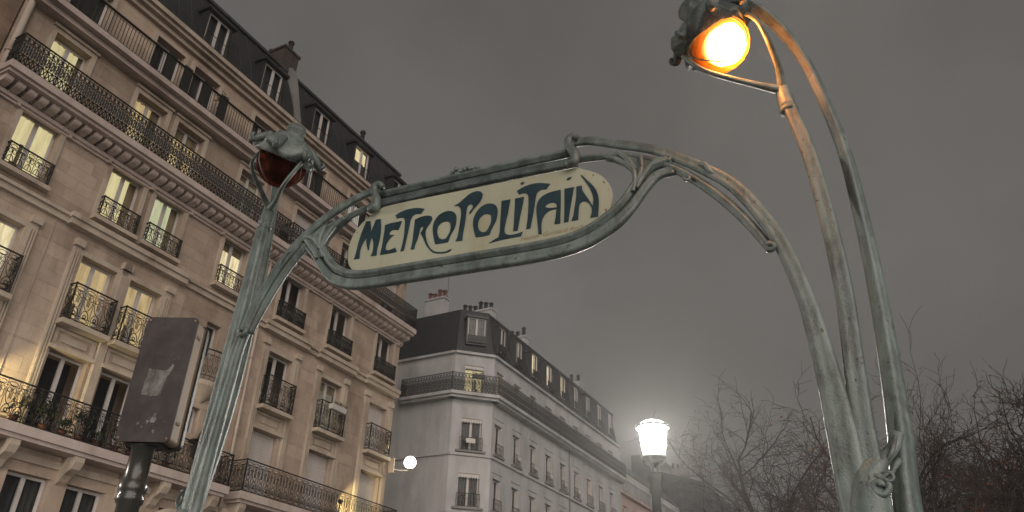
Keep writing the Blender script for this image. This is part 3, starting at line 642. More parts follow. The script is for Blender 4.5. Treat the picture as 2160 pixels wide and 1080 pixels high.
# lamps that wash the second floor wall, standing on the balcony floor
def washer(s, label, power, aim, size=78):
    t = thing('wall_washer', label, 'lamp', street(s, D0 - 0.58, 7.302), STREET)
    MB().box(-0.14, 0.14, -0.06, 0.06, 0.0, 0.03).tube([(0, 0, 0.03), (0, 0, 0.62)], 0.018, 8).build('stand', 'iron', t)
    dv = Vector(aim).normalized(); c = Vector((0, 0, 0.70)); MB().lathe([(0.03, -0.10), (0.06, -0.08), (0.085, 0.03), (0.09, 0.05)], 14, c, dv).build('housing', 'iron', t)
    MB().lathe([(0.07, 0.0), (0.02, 0.004)], 14, c + dv * 0.056, dv).build('lens', 'lit_yellow', t)
    ld = bpy.data.lights.new('wash', 'SPOT'); ld.energy = power; ld.color = (1.0, 0.84, 0.40); ld.spot_size = R(size); ld.spot_blend = 0.55; ld.shadow_soft_size = 0.05
    lo = bpy.data.objects.new('wash', ld); COL.objects.link(lo); lo.parent = t; lo.location = c + dv * 0.13; lo.rotation_euler = dv.to_track_quat('-Z', 'Y').to_euler()
washer(9.55, 'yellow wall washer lamp at the left edge behind the second floor railing', 330, (2.2, 0.75, 0.35))
washer(23.95, 'yellow wall washer lamp on the far balcony before the last shutter', 260, (2.2, 0.62, 0.25))

# neighbour at the left edge
nb_h = thing('apartment_house', 'brown stone house wall at the top left corner beyond the rain pipe', 'building', street(2.0, D0), STREET)
nops = [(x, x + 1.2, z, z + 2.0) for x in (-6.5, -3.5, -0.5, 2.6) for z in (7.5, 10.7, 13.9, 17.0, 20.0)]
wall_cells(MB(), -8, 5.56, 0.1, 23.5, nops, 0.1).build('wall', 'stone_brown', nb_h)
MB().box(-8, 5.56, 1.3, 11, 0.1, 23.5).build('side_wall', 'stone_brown', nb_h)
for o in nops[10:]: window(nb_h, *o[:4], 0.34)
ashlar(nb_h, 'stone_brown', 3.9, 5.56, [(13.0, 23.5)], [], 0, lambda x, y, z: street(2 + x, D0 + y, z), limit=60, y=0.1)
MB().prism_yz([(0.2, 23.5), (1.3, 26.5), (10, 27.5), (10.9, 23.5)], -8, 5.5).build('roof', 'slate', nb_h)
# ------------------------------------------------------------------ white corner house
SB = 36.4
houseB = thing('corner_house', 'pale plaster corner house with chamfered corner, balcony and dark zinc mansard', 'building', street(SB, D0), STREET)
LB = 19.75; K1 = Vector((-1.57, 1.65, 0)); CH_L = 2.278; CH_A = math.atan2(-1.65, 1.57); BACK = 11.0
ROWS = ((7.25, 8.95), (10.2, 11.9), (13.15, 14.87))
def guard_box(x0, x1, z, h=0.62, y=-0.10, n=7):
    m = MB(); m.tube([(x0, y, z + h), (x1, y, z + h)], 0.02, 5); m.tube([(x0, y, z + 0.06), (x1, y, z + 0.06)], 0.014, 4); m.tube([(x0, y, z + h * 0.62), (x1, y, z + h * 0.62)], 0.010, 4)
    for i in range(n): xx = x0 + (x1 - x0) * i / (n - 1); m.tube([(xx, y, z + 0.02), (xx, y, z + h)], 0.014, 4)
    m.build('guard_rail', 'iron', houseB)
def bsill(x0, x1, z): MB().box(x0 - 0.14, x1 + 0.14, -0.16, 0.012, z - 0.11, z).build('sill', 'wall_grey', houseB)
# street front
XF = None
bops = [(0.32 + 2.155 * k, 1.20 + 2.155 * k, za, zb, r, k) for r, (za, zb) in enumerate(ROWS) for k in range(9)]
bops += [(0.30 + 2.155 * k, 1.22 + 2.155 * k, 16.35, 17.95, 3, k) for k in range(9)]
wall_cells(MB(), 0, LB, 0.1, 18.75, [o[:4] for o in bops]).build('wall', 'plaster', houseB)
BL = {(3, 0): dict(drape='lit_cream'), (3, 1): dict(drape='lit_yellow'), (2, 6): dict(drape='lit_orange'), (2, 7): dict(drape='drape_dim')}
for o in bops:
    r, k = o[4], o[5]
    window(houseB, *o[:4], 0.20, **BL.get((r, k), dict(drape='drape_dim') if (r + k) % 2 else {}))
    if r < 3:
        guard_box(o[0] - 0.02, o[1] + 0.02, o[2]); bsill(o[0], o[1], o[2])
        MB().box(o[0] - 0.1, o[1] + 0.1, -0.05, 0.011, o[3] + 0.28, o[3] + 0.34).build('window_hood', 'plaster', houseB)
        if k % 2 == 0 or r == 2: MB().box(o[1] - 0.40, o[1] - 0.02, -0.135, -0.115, o[2] + 0.35, o[2] + 0.60).build('guard_cover', 'white_frame', houseB) if k in (1, 2, 3, 4, 5) else None
        # folded persienne shutter against the far jamb
        sh = MB()
        for i in range(12): sh.box(o[1] - 0.035, o[1] - 0.005, 0.0, 0.19, o[2] + 0.05 + i * (o[3] - o[2] - 0.1) / 12, o[2] + 0.03 + (i + 1) * (o[3] - o[2] - 0.1) / 12)
        sh.build('shutter', 'white_frame', houseB)
def bands(x0, x1, e0=0.0, e1=0.0):
    MB().box(x0 - e0, x1 + e1, -0.10, 0.012, 12.86, 13.0).build('string_course', 'plaster', houseB)
    MB().box(x0 - e0, x1 + e1, -0.06, 0.012, 9.9, 10.0).build('string_course', 'plaster', houseB)
    MB().box(x0 - e0, x1 + e1, -0.16, 0.3, 18.62, 18.76).build('cornice', 'plaster', houseB)
def balconyB(x0, x1, r0=False, r1=False):
    m = MB(); m.box(x0, x1, -0.55, 0.012, 16.08, 16.26); m.box(x0, x1, -0.40, 0.012, 15.94, 16.078); m.build('balcony_slab', 'plaster', houseB)
    railing(houseB, x0 + 0.02, x1 - 0.02, -0.50, 16.265, 1.05, 'dense', 0.36, ret=0.0)
bands(0, LB); balconyB(-0.23, LB)
m = MB(); m.tube([(10.3, -0.06, 0.2), (10.3, -0.06, 16.0)], 0.05, 8); m.build('rain_pipe', 'wall_grey', houseB)
# chamfer
XF = (K1.copy(), CH_A)
cops = [(0.56, 1.72, za, zb + 0.05, r, 0) for r, (za, zb) in enumerate(ROWS)] + [(0.60, 1.66, 16.35, 18.0, 3, 0)]
wall_cells(MB(), 0, CH_L, 0.1, 18.75, [o[:4] for o in cops]).build('wall', 'plaster', houseB)
for o in cops:
    window(houseB, *o[:4], 0.20, **(dict(drape='lit_yellow') if o[4] == 3 else dict(drape='drape_dim')))
    lam = MB()
    for i in range(8):      # scalloped lambrequin under the lintel
        u0 = o[0] + (o[1] - o[0]) * i / 8; u1 = o[0] + (o[1] - o[0]) * (i + 1) / 8
        lam.prism_xz([(u0 + .005, o[3]), (u0 + .005, o[3] - 0.16), ((u0 + u1) / 2, o[3] - 0.25), (u1 - .005, o[3] - 0.16), (u1 - .005, o[3])], 0.05, 0.065)
    lam.build('lambrequin', 'white_frame', houseB)
    if o[4] < 3: guard_box(o[0] - 0.04, o[1] + 0.04, o[2], 0.70, -0.10, 9); bsill(o[0] - 0.1, o[1] + 0.1, o[2])
MB().box(0.86, 1.36, -0.135, -0.115, 13.55, 13.80).build('guard_cover', 'white_frame', houseB)
bands(0.0, CH_L); balconyB(-0.23, CH_L + 0.23)
# blank flank on the side street
XF = (Vector((-1.57, BACK, 0)), -PI / 2); FLK = BACK - 1.65
wall_cells(MB(), 0, FLK, 0.1, 18.75, []).build('wall', 'plaster', houseB)
bands(0, FLK, 0, 0.0)
m = MB(); m.box(FLK - 3.2, FLK + 0.23, -0.55, 0.012, 16.08, 16.26); m.box(FLK - 3.2, FLK + 0.2, -0.40, 0.012, 15.94, 16.078); m.build('balcony_slab', 'plaster', houseB)
railing(houseB, FLK - 3.18, FLK + 0.21, -0.50, 16.265, 1.05, 'dense', 0.36, ret=0.48, both=(True, False))
XF = None
# mansard lofted from the wall line, zinc flat above
def loft(base, z0, top, z1, name, mat, parent):
    m = MB(); n = len(base); m.v = [(x, y, z0) for x, y in base] + [(x, y, z1) for x, y in top]
    m.f = [(i, (i + 1) % n, n + (i + 1) % n, n + i) for i in range(n)] + [tuple(range(n, 2 * n))]
    return m.build(name, mat, parent)
base = [(LB, 0.05), (LB, BACK), (-1.52, BACK), (-1.52, 1.67), (0.02, 0.05)]
top = [(LB - 0.02, 0.75), (LB - 0.02, BACK), (-0.82, BACK), (-0.82, 1.97), (0.32, 0.75)]
roofB = loft(base[::-1], 18.77, top[::-1], 21.75, 'roof', 'slate', houseB)
t2 = [(LB - 0.02, 4.5), (LB - 0.02, 7), (2.5, 7), (2.5, 5.5), (3.2, 4.5)]
loft(top[::-1], 21.752, t2[::-1], 22.5, 'roof_flat', 'zinc', roofB)
sm = MB()
for i in range(32): xq = 0.35 + i * 0.615; sm.prism_yz([(0.05, 18.79), (0.75, 21.75), (0.72, 21.78), (0.015, 18.81)], xq - 0.013, xq + 0.013)
stuff(sm.build('roof_seams', 'zinc', roofB))
def dormerB(xc, drape, w=0.48, z0=19.15, z1=20.85):
    m = MB(); m.box(xc - w, xc - w + 0.07, 0.02, 1.0, z0, z1); m.box(xc + w - 0.07, xc + w, 0.02, 1.0, z0, z1); m.box(xc - w - 0.06, xc + w + 0.06, -0.06, 1.1, z1, z1 + 0.12); m.box(xc - w + 0.07, xc + w - 0.07, 0.02, 0.5, z0, z0 + 0.1)
    d = m.build('dormer', 'zinc', houseB); a, b, za, zb, fr, y, t = xc - w + 0.07, xc + w - 0.07, z0 + 0.1, z1, 0.06, 0.08, 0.05
    g = MB(); g.box(a, a + fr, y, y + t, za, zb); g.box(b - fr, b, y, y + t, za, zb); g.box(a + fr, b - fr, y, y + t, zb - fr, zb); g.box(a + fr, b - fr, y, y + t, za, za + fr); g.box(xc - .05, xc + .05, y - .01, y + t, za + fr, zb - fr)
    g.build('window_frame', 'white_frame', d)
    for pa, pb in ((a + fr, xc - .05), (xc + .05, b - fr)): MB().quad((pa, y + .03, za + fr), (pb, y + .03, za + fr), (pb, y + .03, zb - fr), (pa, y + .03, zb - fr)).build('pane', 'pane_old', d)
    MB().box(a, b, y + 0.16, y + 0.2, za, zb).build('curtain', drape, d)
    m = MB(); m.box(a, b, -0.08, -0.06, za, za + 0.45); m.build('guard_panel', 'iron', d)
for k in range(9): dormerB(0.9 + 2.155 * k, {1: 'lit_dull', 2: 'lit_cream', 3: 'lit_cream', 4: 'lit_cream'}.get(k, 'drape_dim'))
XF = (K1.copy(), CH_A); dormerB(1.14, 'drape_dim', 0.60, 19.3, 21.0); XF = None
chimney(houseB, -0.45, 3.3, 4.7, 21.3, 22.85, 0.55, 4, 'plaster', 'terracotta', 0.55)
for x, n in ((1.5, 6), (6.1, 5), (15.4, 4)): chimney(houseB, x + 0.4, 1.3, 3.6, 21.4, 22.7, 0.6, n, 'plaster', 'chimney_pot', 0.6)
m = MB(); m.tube([(0.05, 3.6, 22.5), (0.05, 3.6, 25.2)], 0.012, 5); m.build('antenna', 'iron', houseB)
for i, s in enumerate((6.2, 7.0, 8.3, 9.0, 10.4, 11.7, 12.5, 13.6)):
    potted_plant(street(SB + s, D0 - 0.30, 16.262), 0, ORD[i] + ' balcony plant from the chamfer along the top railing of the white corner house', 0.8, 0.45, 120, 70 + i, 'plants on the corner house balcony', 'leaf_dark', 'terracotta')
t = thing('planter_box', 'dark flower box hung on the chamfer balcony rail of the corner house', 'planter', street(SB, D0) + Matrix.Rotation(STREET, 3, 'Z') @ (K1 + Matrix.Rotation(CH_A, 3, 'Z') @ Vector((1.25, -0.62, 17.05))), STREET + CH_A)
MB().box(-0.35, 0.35, -0.1, 0.08, 0, 0.2).build('box', 'iron', t); lf = MB(); foliage(lf, (0, 0, 0.25), (0.36, 0.12, 0.08), 80, 0.05, random.Random(5)); stuff(lf.build('leaves', 'leaf_dark', t))

# ------------------------------------------------------------------ houses further down the street
houseC = thing('apartment_house', 'low pinkish house next to the white corner house, far end', 'building', street(56.25, D0 + 0.1), STREET)
cw = [(0.6 + 2.0 * k, 1.5 + 2.0 * k, z, z + 1.75) for k in range(8) for z in (7.0, 9.9, 12.8)]
wall_cells(MB(), 0, 17, 0.1, 15.3, cw).build('wall', 'plaster_far', houseC)
for i, o in enumerate(cw): window(houseC, *o, 0.2, drape='drape_dim' if i % 3 else None)
MB().box(0, 17, -0.3, 0.012, 15.3, 15.45).build('cornice', 'plaster_far', houseC)
railing(houseC, 0.05, 16.9, -0.25, 15.452, 0.95, 'bars', 0.5)
cwa = [(0.6 + 2.0 * k, 1.5 + 2.0 * k, 15.6, 17.0) for k in range(8)]
wall_cells(MB(), 0, 17, 15.45, 17.5, cwa, 0.5, 0.2).build('attic_wall', 'plaster', houseC)
for o in cwa: window(houseC, *o, 0.6)
MB().prism_yz([(0.4, 17.5), (1.3, 18.6), (10, 19.2), (10.9, 17.5)], 0.001, 17).build('roof', 'zinc', houseC)
MB().box(0.002, 17, 1.25, 10.8, 0.1, 17.5).build('side_wall', 'plaster', houseC)
chimney(houseC, 5.5, 2, 4, 18.3, 19.9, 0.6, 4, 'plaster', 'chimney_pot', 0.5)
houseD = thing('apartment_house', 'grey far house with stepped gable walls behind the street lantern', 'building', street(74, 17.9), STREET)
dw = [(x, x + 1.0, z, z + 1.7) for x in (1.0, 3.2, 5.4) for z in (8.5, 11.5, 14.2)]
wall_cells(MB(), 0, 18, 0.1, 17.0, dw).build('wall', 'wall_grey', houseD)
for o in dw: window(houseD, *o, 0.2)
XF = (Vector((0, 12, 0)), -PI / 2)
gops = [(10.3, 11.0, 13.6, 15.0), (8.6, 9.2, 13.3, 14.6)]
wall_cells(MB(), 0, 12, 0.1, 17.0, gops).build('gable_wall', 'wall_grey', houseD)
for o in gops: window(houseD, *o, 0.15, drape='lit_cream', split=False)
XF = None
MB().prism_yz([(0.0, 17.0), (1.2, 20.0), (5.5, 21.4), (5.6, 23.0), (8.2, 23.2), (8.3, 17.0)], 0.05, 17.8).build('roof', 'zinc', houseD)
MB().box(0.3, 17.7, 0.6, 11.9, 0.1, 16.98).build('side_wall', 'wall_grey', houseD)
chimney(houseD, 1.2, 2.6, 4.6, 19.5, 21.6, 0.7, 4, 'wall_grey', 'chimney_pot', 0.6)

# ------------------------------------------------------------------ trees
def tree(loc, label, height, seed, spread=1.0, leaves=0, levels=6, base_r=0.26, lo=0.40, rmin=0.0062, turn=0.0):
    rnd = random.Random(seed); t = thing('bare_tree', label, 'tree', loc, rnd.uniform(0, 6) + turn, 'bare winter trees')
    limbs = MB(); tw = MB(); lf = MB(); budget = [30000]
    def grow(p, d, L, r, lev):
        if budget[0] <= 0 or L < 0.10: return
        r = max(r, rmin); n = 5 if lev < 3 else 3; pts = [p.copy()]; q = p.copy(); dd = d.copy()
        for i in range(n):
            dd = (dd + Vector((rnd.gauss(0, 1), rnd.gauss(0, 1), rnd.gauss(0, 0.8))) * (0.05 if lev == 0 else 0.17 if lev < 3 else 0.26)).normalized()
            if 0 < lev < 4: dd = (dd + Vector((0, 0, 0.05))).normalized()
            q = q + dd * (L / n); pts.append(q.copy())
        k = len(pts); rs = [max(rmin * 0.7, r * (1 - 0.40 * i / (k - 1))) for i in range(k)]
        (limbs if lev < 3 else tw).tube(pts, rs, 8 if lev < 2 else (5 if lev < 3 else 3), cap=False); budget[0] -= n
        if leaves and lev >= levels - 2 and rnd.random() < leaves: foliage(lf, q, (0.10, 0.10, 0.10), 2, 0.045, rnd)
        if lev >= levels: return
        kids = (6, 5, 4, 4, 3, 3, 2)[min(lev, 6)]
        for c in range(kids):
            f = (0.25 + 0.75 * (c + rnd.random()) / kids) if lev else 0.6 + 0.4 * (c + rnd.random()) / kids
            f = min(f, 0.999); ip = min(int(f * n), n - 1); pos = pts[ip].lerp(pts[ip + 1], f * n - ip)
            side = Vector((rnd.gauss(0, 1), rnd.gauss(0, 1), rnd.gauss(0, 0.6))); side = (side - dd * side.dot(dd)).normalized()
            nd = (dd * rnd.uniform(0.8, 1.2) + side * rnd.uniform(0.6, 1.0) * spread).normalized()
            grow(pos, nd, L * (rnd.uniform(0.52, 0.78) if lev < 3 else rnd.uniform(0.42, 0.64)), rs[ip] * rnd.uniform(0.48, 0.66), lev + 1)
        grow(q, dd if lev else Vector((0, 0, 1)), L * (0.80 if lev == 0 else 0.72), rs[-1] * 0.92, lev + 1)
    grow(Vector((0, 0, -0.2)), Vector((0, 0, 1)), height * lo, base_r, 0)
    # scale so that the highest twig reaches the wanted height
    top_z = max(v[2] for v in tw.v); k = height / top_z
    for m_ in (limbs, tw, lf): m_.v = [(x * k, y * k, z * k) for x, y, z in m_.v]
    limbs.build('trunk', 'bark', t, smooth=True); stuff(tw.build('crown', 'twig', t))
    if lf.v: stuff(lf.build('dry_leaves', 'dry_leaf', t))
    return t
def ground_at(px, dist):
    d = fw + rt * ((px - 1080) / F_PX) - up * ((1000 - 540) / F_PX); h = math.hypot(d.x, d.y); return Vector((d.x / h * dist, d.y / h * dist, 0))
tree(ground_at(1790, 23), 'tall bare tree directly behind the right metro mast', 11.5, 12, 0.95, 0.03, turn=PI * 0.9)
tree(ground_at(2115, 22), 'dark bare tree at the right edge of the picture', 9.3, 24, 1.0, 0.05)
tree(ground_at(1610, 32), 'pale bare tree between the street lantern and the right metro mast', 11.8, 37, 1.0)
tree(ground_at(1935, 27), 'bare tree holding a few russet leaves right of the right metro mast', 11.4, 54, 1.0, 0.22)
tree(ground_at(1840, 38), 'farthest bare tree low behind the right metro mast', 12.4, 61, 1.1, 0.1)
LETTERS=[
('M',[[-0.855,3.955],[-0.847,3.986],[-0.841,4.051],[-0.833,4.106],[-0.82,4.16],[-0.81,4.194],[-0.803,4.222],[-0.77,4.217],[-0.763,4.179],[-0.754,4.136],[-0.748,4.158],[-0.737,4.195],[-0.731,4.22],[-0.696,4.216],[-0.686,4.163],[-0.682,4.111],[-0.685,4.05],[-0.692,4.006],[-0.692,3.951],[-0.733,3.954],[-0.724,3.982],[-0.723,4.027],[-0.733,4.07],[-0.746,4.093],[-0.75,4.063],[-0.754,4.033],[-0.752,4.003],[-0.76,4.003],[-0.774,4.042],[-0.781,4.072],[-0.782,4.095],[-0.798,4.073],[-0.813,4.035],[-0.817,3.995],[-0.814,3.952]],None),
('E',[[-0.667,3.951],[-0.66,4.005],[-0.658,4.07],[-0.656,4.126],[-0.658,4.162],[-0.62,4.169],[-0.537,4.168],[-0.542,4.145],[-0.555,4.107],[-0.578,4.113],[-0.603,4.115],[-0.616,4.102],[-0.616,4.087],[-0.604,4.079],[-0.581,4.075],[-0.597,4.067],[-0.617,4.046],[-0.631,4.014],[-0.632,3.984],[-0.615,3.972],[-0.591,3.974],[-0.562,3.981],[-0.549,3.949],[-0.612,3.948]],None),
('T',[[-0.577,4.194],[-0.584,4.211],[-0.589,4.221],[-0.567,4.233],[-0.518,4.246],[-0.463,4.245],[-0.417,4.237],[-0.384,4.223],[-0.396,4.206],[-0.403,4.192],[-0.443,4.198],[-0.464,4.19],[-0.474,4.164],[-0.479,4.114],[-0.487,4.05],[-0.493,3.996],[-0.5,3.948],[-0.523,3.947],[-0.516,3.986],[-0.51,4.045],[-0.511,4.095],[-0.513,4.147],[-0.518,4.176],[-0.529,4.191],[-0.552,4.195]],None),
('R',[[-0.452,3.947],[-0.446,3.992],[-0.445,4.052],[-0.444,4.112],[-0.445,4.158],[-0.415,4.167],[-0.376,4.17],[-0.347,4.166],[-0.327,4.155],[-0.323,4.136],[-0.332,4.111],[-0.349,4.087],[-0.359,4.066],[-0.359,4.034],[-0.347,3.987],[-0.327,3.944],[-0.3,3.911],[-0.266,3.893],[-0.214,3.886],[-0.194,3.892],[-0.173,3.897],[-0.181,3.882],[-0.209,3.876],[-0.255,3.881],[-0.294,3.895],[-0.325,3.926],[-0.353,3.968],[-0.376,4.018],[-0.395,4.051],[-0.382,4.071],[-0.379,4.088],[-0.389,4.096],[-0.398,4.089],[-0.404,4.053],[-0.412,4.01],[-0.423,3.978],[-0.428,3.944]],None),
('O',[[-0.286,3.951],[-0.298,3.992],[-0.31,4.044],[-0.312,4.09],[-0.3,4.127],[-0.274,4.157],[-0.237,4.17],[-0.203,4.168],[-0.173,4.15],[-0.158,4.121],[-0.155,4.086],[-0.161,4.043],[-0.177,4.012],[-0.191,3.98],[-0.2,3.948],[-0.242,3.948]],[[-0.235,3.974],[-0.257,3.984],[-0.274,4.012],[-0.28,4.048],[-0.272,4.081],[-0.25,4.096],[-0.221,4.098],[-0.199,4.085],[-0.191,4.059],[-0.192,4.025],[-0.204,3.995],[-0.217,3.978]]),
('P',[[-0.151,3.944],[-0.141,3.965],[-0.135,4.008],[-0.13,4.066],[-0.126,4.12],[-0.129,4.155],[-0.137,4.177],[-0.155,4.194],[-0.179,4.199],[-0.149,4.21],[-0.113,4.238],[-0.077,4.263],[-0.045,4.272],[-0.019,4.27],[0.003,4.254],[0.01,4.23],[0.001,4.201],[-0.016,4.175],[-0.04,4.15],[-0.055,4.129],[-0.066,4.117],[-0.074,4.121],[-0.067,4.136],[-0.052,4.156],[-0.051,4.173],[-0.063,4.185],[-0.079,4.184],[-0.089,4.166],[-0.092,4.127],[-0.095,4.068],[-0.101,4.015],[-0.105,3.977],[-0.106,3.939]],None),
('O',[[-0.019,3.945],[-0.03,3.981],[-0.041,4.027],[-0.042,4.067],[-0.031,4.109],[-0.005,4.143],[0.026,4.161],[0.063,4.162],[0.096,4.145],[0.113,4.111],[0.114,4.077],[0.109,4.039],[0.093,4.004],[0.078,3.973],[0.069,3.944],[0.024,3.941]],[[0.032,3.968],[0.008,3.98],[-0.007,4.01],[-0.009,4.045],[0.003,4.076],[0.025,4.094],[0.053,4.091],[0.071,4.079],[0.077,4.051],[0.072,4.018],[0.06,3.991],[0.047,3.972]]),
('L',[[0.136,4.163],[0.194,4.161],[0.187,4.115],[0.18,4.062],[0.17,4.011],[0.163,3.965],[0.166,3.936],[0.184,3.92],[0.215,3.914],[0.254,3.917],[0.277,3.922],[0.268,3.893],[0.211,3.894],[0.146,3.893],[0.102,3.89],[0.067,3.886],[0.097,3.903],[0.127,3.915],[0.134,3.952],[0.134,4.019],[0.136,4.087]],None),
('I',[[0.223,4.16],[0.28,4.159],[0.273,4.109],[0.263,4.053],[0.254,3.998],[0.245,3.935],[0.218,3.936],[0.221,3.985],[0.222,4.062],[0.224,4.12]],None),
('dot',[[0.253,4.255],[0.262,4.266],[0.28,4.265],[0.274,4.253],[0.263,4.249]],None),
('T',[[0.249,4.183],[0.242,4.195],[0.233,4.211],[0.259,4.224],[0.303,4.236],[0.347,4.238],[0.391,4.23],[0.442,4.212],[0.427,4.194],[0.42,4.18],[0.392,4.184],[0.37,4.177],[0.357,4.158],[0.351,4.116],[0.344,4.055],[0.334,3.995],[0.324,3.933],[0.298,3.934],[0.303,3.977],[0.308,4.043],[0.309,4.106],[0.308,4.15],[0.302,4.171],[0.286,4.184],[0.269,4.186]],None),
('A',[[0.373,3.886],[0.371,3.921],[0.366,3.969],[0.36,4.022],[0.359,4.07],[0.368,4.107],[0.392,4.135],[0.431,4.151],[0.474,4.155],[0.506,4.155],[0.507,4.094],[0.506,4.037],[0.504,3.981],[0.503,3.928],[0.468,3.931],[0.476,3.973],[0.481,4.031],[0.453,4.03],[0.428,4.022],[0.407,4.002],[0.394,3.972],[0.39,3.931],[0.393,3.882]],[[0.41,4.061],[0.423,4.075],[0.449,4.08],[0.472,4.073],[0.482,4.057],[0.483,4.04],[0.457,4.043],[0.427,4.049]]),
('I',[[0.529,4.156],[0.587,4.155],[0.578,4.102],[0.567,4.038],[0.558,3.979],[0.551,3.929],[0.525,3.93],[0.528,3.985],[0.529,4.051]],None),
('dot',[[0.542,4.218],[0.551,4.229],[0.574,4.229],[0.566,4.216],[0.551,4.211]],None),
('N',[[0.601,4.154],[0.633,4.155],[0.635,4.127],[0.651,4.09],[0.674,4.046],[0.694,4.002],[0.699,4.031],[0.696,4.075],[0.68,4.126],[0.656,4.175],[0.628,4.226],[0.634,4.227],[0.661,4.189],[0.693,4.147],[0.717,4.103],[0.729,4.057],[0.73,4.006],[0.724,3.926],[0.679,3.928],[0.688,3.959],[0.688,3.992],[0.674,4.023],[0.654,4.042],[0.633,4.046],[0.619,4.031],[0.612,3.99],[0.609,3.93],[0.569,3.93],[0.581,3.964],[0.589,4.019],[0.599,4.083]],None)]
# ------------------------------------------------------------------ street lantern and other street furniture
def lantern(loc, label, power, group=None, rotz=0.3):
    t = thing('street_lantern', label, 'street lamp', loc, rotz, group)
    # loc is the pavement; the glass starts at zb
    zb = 5.30
    p = MB(); p.lathe([(0.24, 0), (0.26, 0.12), (0.20, 0.2), (0.18, 0.75), (0.21, 0.8), (0.13, 0.95), (0.10, 1.1), (0.085, 3.2), (0.075, 4.7), (0.10, 4.74), (0.10, 4.80), (0.085, 4.84), (0.12, 4.95), (0.13, 5.02), (0.06, 5.06)], 14, wob=lambda a, i: 1 + (0.05 * math.cos(8 * a) if 5 < i < 9 else 0))
    p.build('post', 'iron_green', t, smooth=True)
    c = MB(); n = 4
    for k in range(n):
        a = 2 * PI * k / n + PI / 4; c.tube(cat_rom([(0.05 * math.cos(a), 0.05 * math.sin(a), 5.04), (0.07 * math.cos(a), 0.07 * math.sin(a), 5.14), (0.17 * math.cos(a), 0.17 * math.sin(a), 5.22), (0.19 * math.cos(a), 0.19 * math.sin(a), zb)], 4), 0.016, 6)
    c.lathe([(0.06, 5.03), (0.045, 5.08), (0.045, 5.12), (0.02, 5.14)], 10); c.lathe([(0.205, zb - 0.02), (0.215, zb), (0.205, zb + 0.02), (0.19, zb + 0.02), (0.19, zb - 0.02)], 20)
    c.build('cradle', 'iron_green', t, smooth=True)
    fr = MB(); nb = 6
    for k in range(nb):
        a = 2 * PI * k / nb; fr.tube([(0.20 * math.cos(a), 0.20 * math.sin(a), zb), (0.262 * math.cos(a), 0.262 * math.sin(a), zb + 0.50)], 0.013, 5)
    fr.lathe([(0.275, zb + 0.49), (0.285, zb + 0.51), (0.275, zb + 0.53), (0.25, zb + 0.53), (0.25, zb + 0.49)], 24); fr.build('frame', 'iron_green', t)
    g = MB(); k = 6
    for i in range(k):
        a, b = 2 * PI * i / k, 2 * PI * (i + 1) / k
        MB().quad((0.192 * math.cos(a), 0.192 * math.sin(a), zb + .01), (0.192 * math.cos(b), 0.192 * math.sin(b), zb + .01), (0.256 * math.cos(b), 0.256 * math.sin(b), zb + .49), (0.256 * math.cos(a), 0.256 * math.sin(a), zb + .49)).build('glass_pane', 'lantern_glass', t)
    MB().lathe([(0.250, zb + 0.525), (0.215, zb + 0.565), (0.15, zb + 0.605), (0.08, zb + 0.63), (0.02, zb + 0.635)], 20).build('glass_dome', 'lamp_core', t, smooth=True)
    MB().lathe([(0.02, zb + 0.02), (0.03, zb + 0.05), (0.03, zb + 0.12), (0.045, zb + 0.2), (0.02, zb + 0.24)], 16).build('bulb', 'lamp_white', t, smooth=True)
    ld = bpy.data.lights.new('lantern_light', 'POINT'); ld.energy = power; ld.color = (1.0, 0.95, 0.86); ld.shadow_soft_size = 0.13
    lo = bpy.data.objects.new('lantern_light', ld); COL.objects.link(lo); lo.parent = t; lo.location = (0, 0, zb + 0.38)
    return t
LAN = Vector((2.44, 12.77, 0.0))
lantern(LAN + Vector((0, 0, -0.17)), 'lit glass street lantern on a green post in front of the far houses', 1700, 'street lanterns along the boulevard')
lantern(street(-3.0, 16.3, 0.14), 'added unseen street lantern beyond the left edge, lighting the cream house from below', 4000, 'street lanterns along the boulevard')  # extra lantern, added for the upward light under the balconies
lantern(street(1.5, -7.0, 0), 'added unseen street lantern behind the viewpoint, lighting the metro portico', 480, 'street lanterns along the boulevard')  # extra unseen lantern, put in to brighten the portico

wlm = thing('wall_lamp', 'round glowing wall lamp on a bracket beside the cream house corner', 'wall lamp', street(27.42, D0 - 0.3, 10.46), STREET)
MB().box(-0.015, 0.02, -0.06, 0.34, -0.5, 0.12).build('wall_plate', 'pipe', wlm)
MB().tube(cat_rom([(0.0, 0.2, -0.3), (0.3, -0.1, -0.34), (0.55, -0.40, -0.32), (0.58, -0.47, -0.24)], 6), 0.018, 8).build('bracket', 'pipe', wlm, smooth=True)
MB().lathe([(0.05, -0.27), (0.10, -0.25), (0.10, -0.22), (0.05, -0.21)], 12, (0.58, -0.47, 0)).build('cap', 'pipe', wlm)
MB().lathe([(0.255 * math.sin(PI * (i + .12) / 10.24), -0.255 * math.cos(PI * (i + .12) / 10.24)) for i in range(11)], 20, (0.58, -0.47, 0.03)).build('globe', 'lamp_warm', wlm, smooth=True)
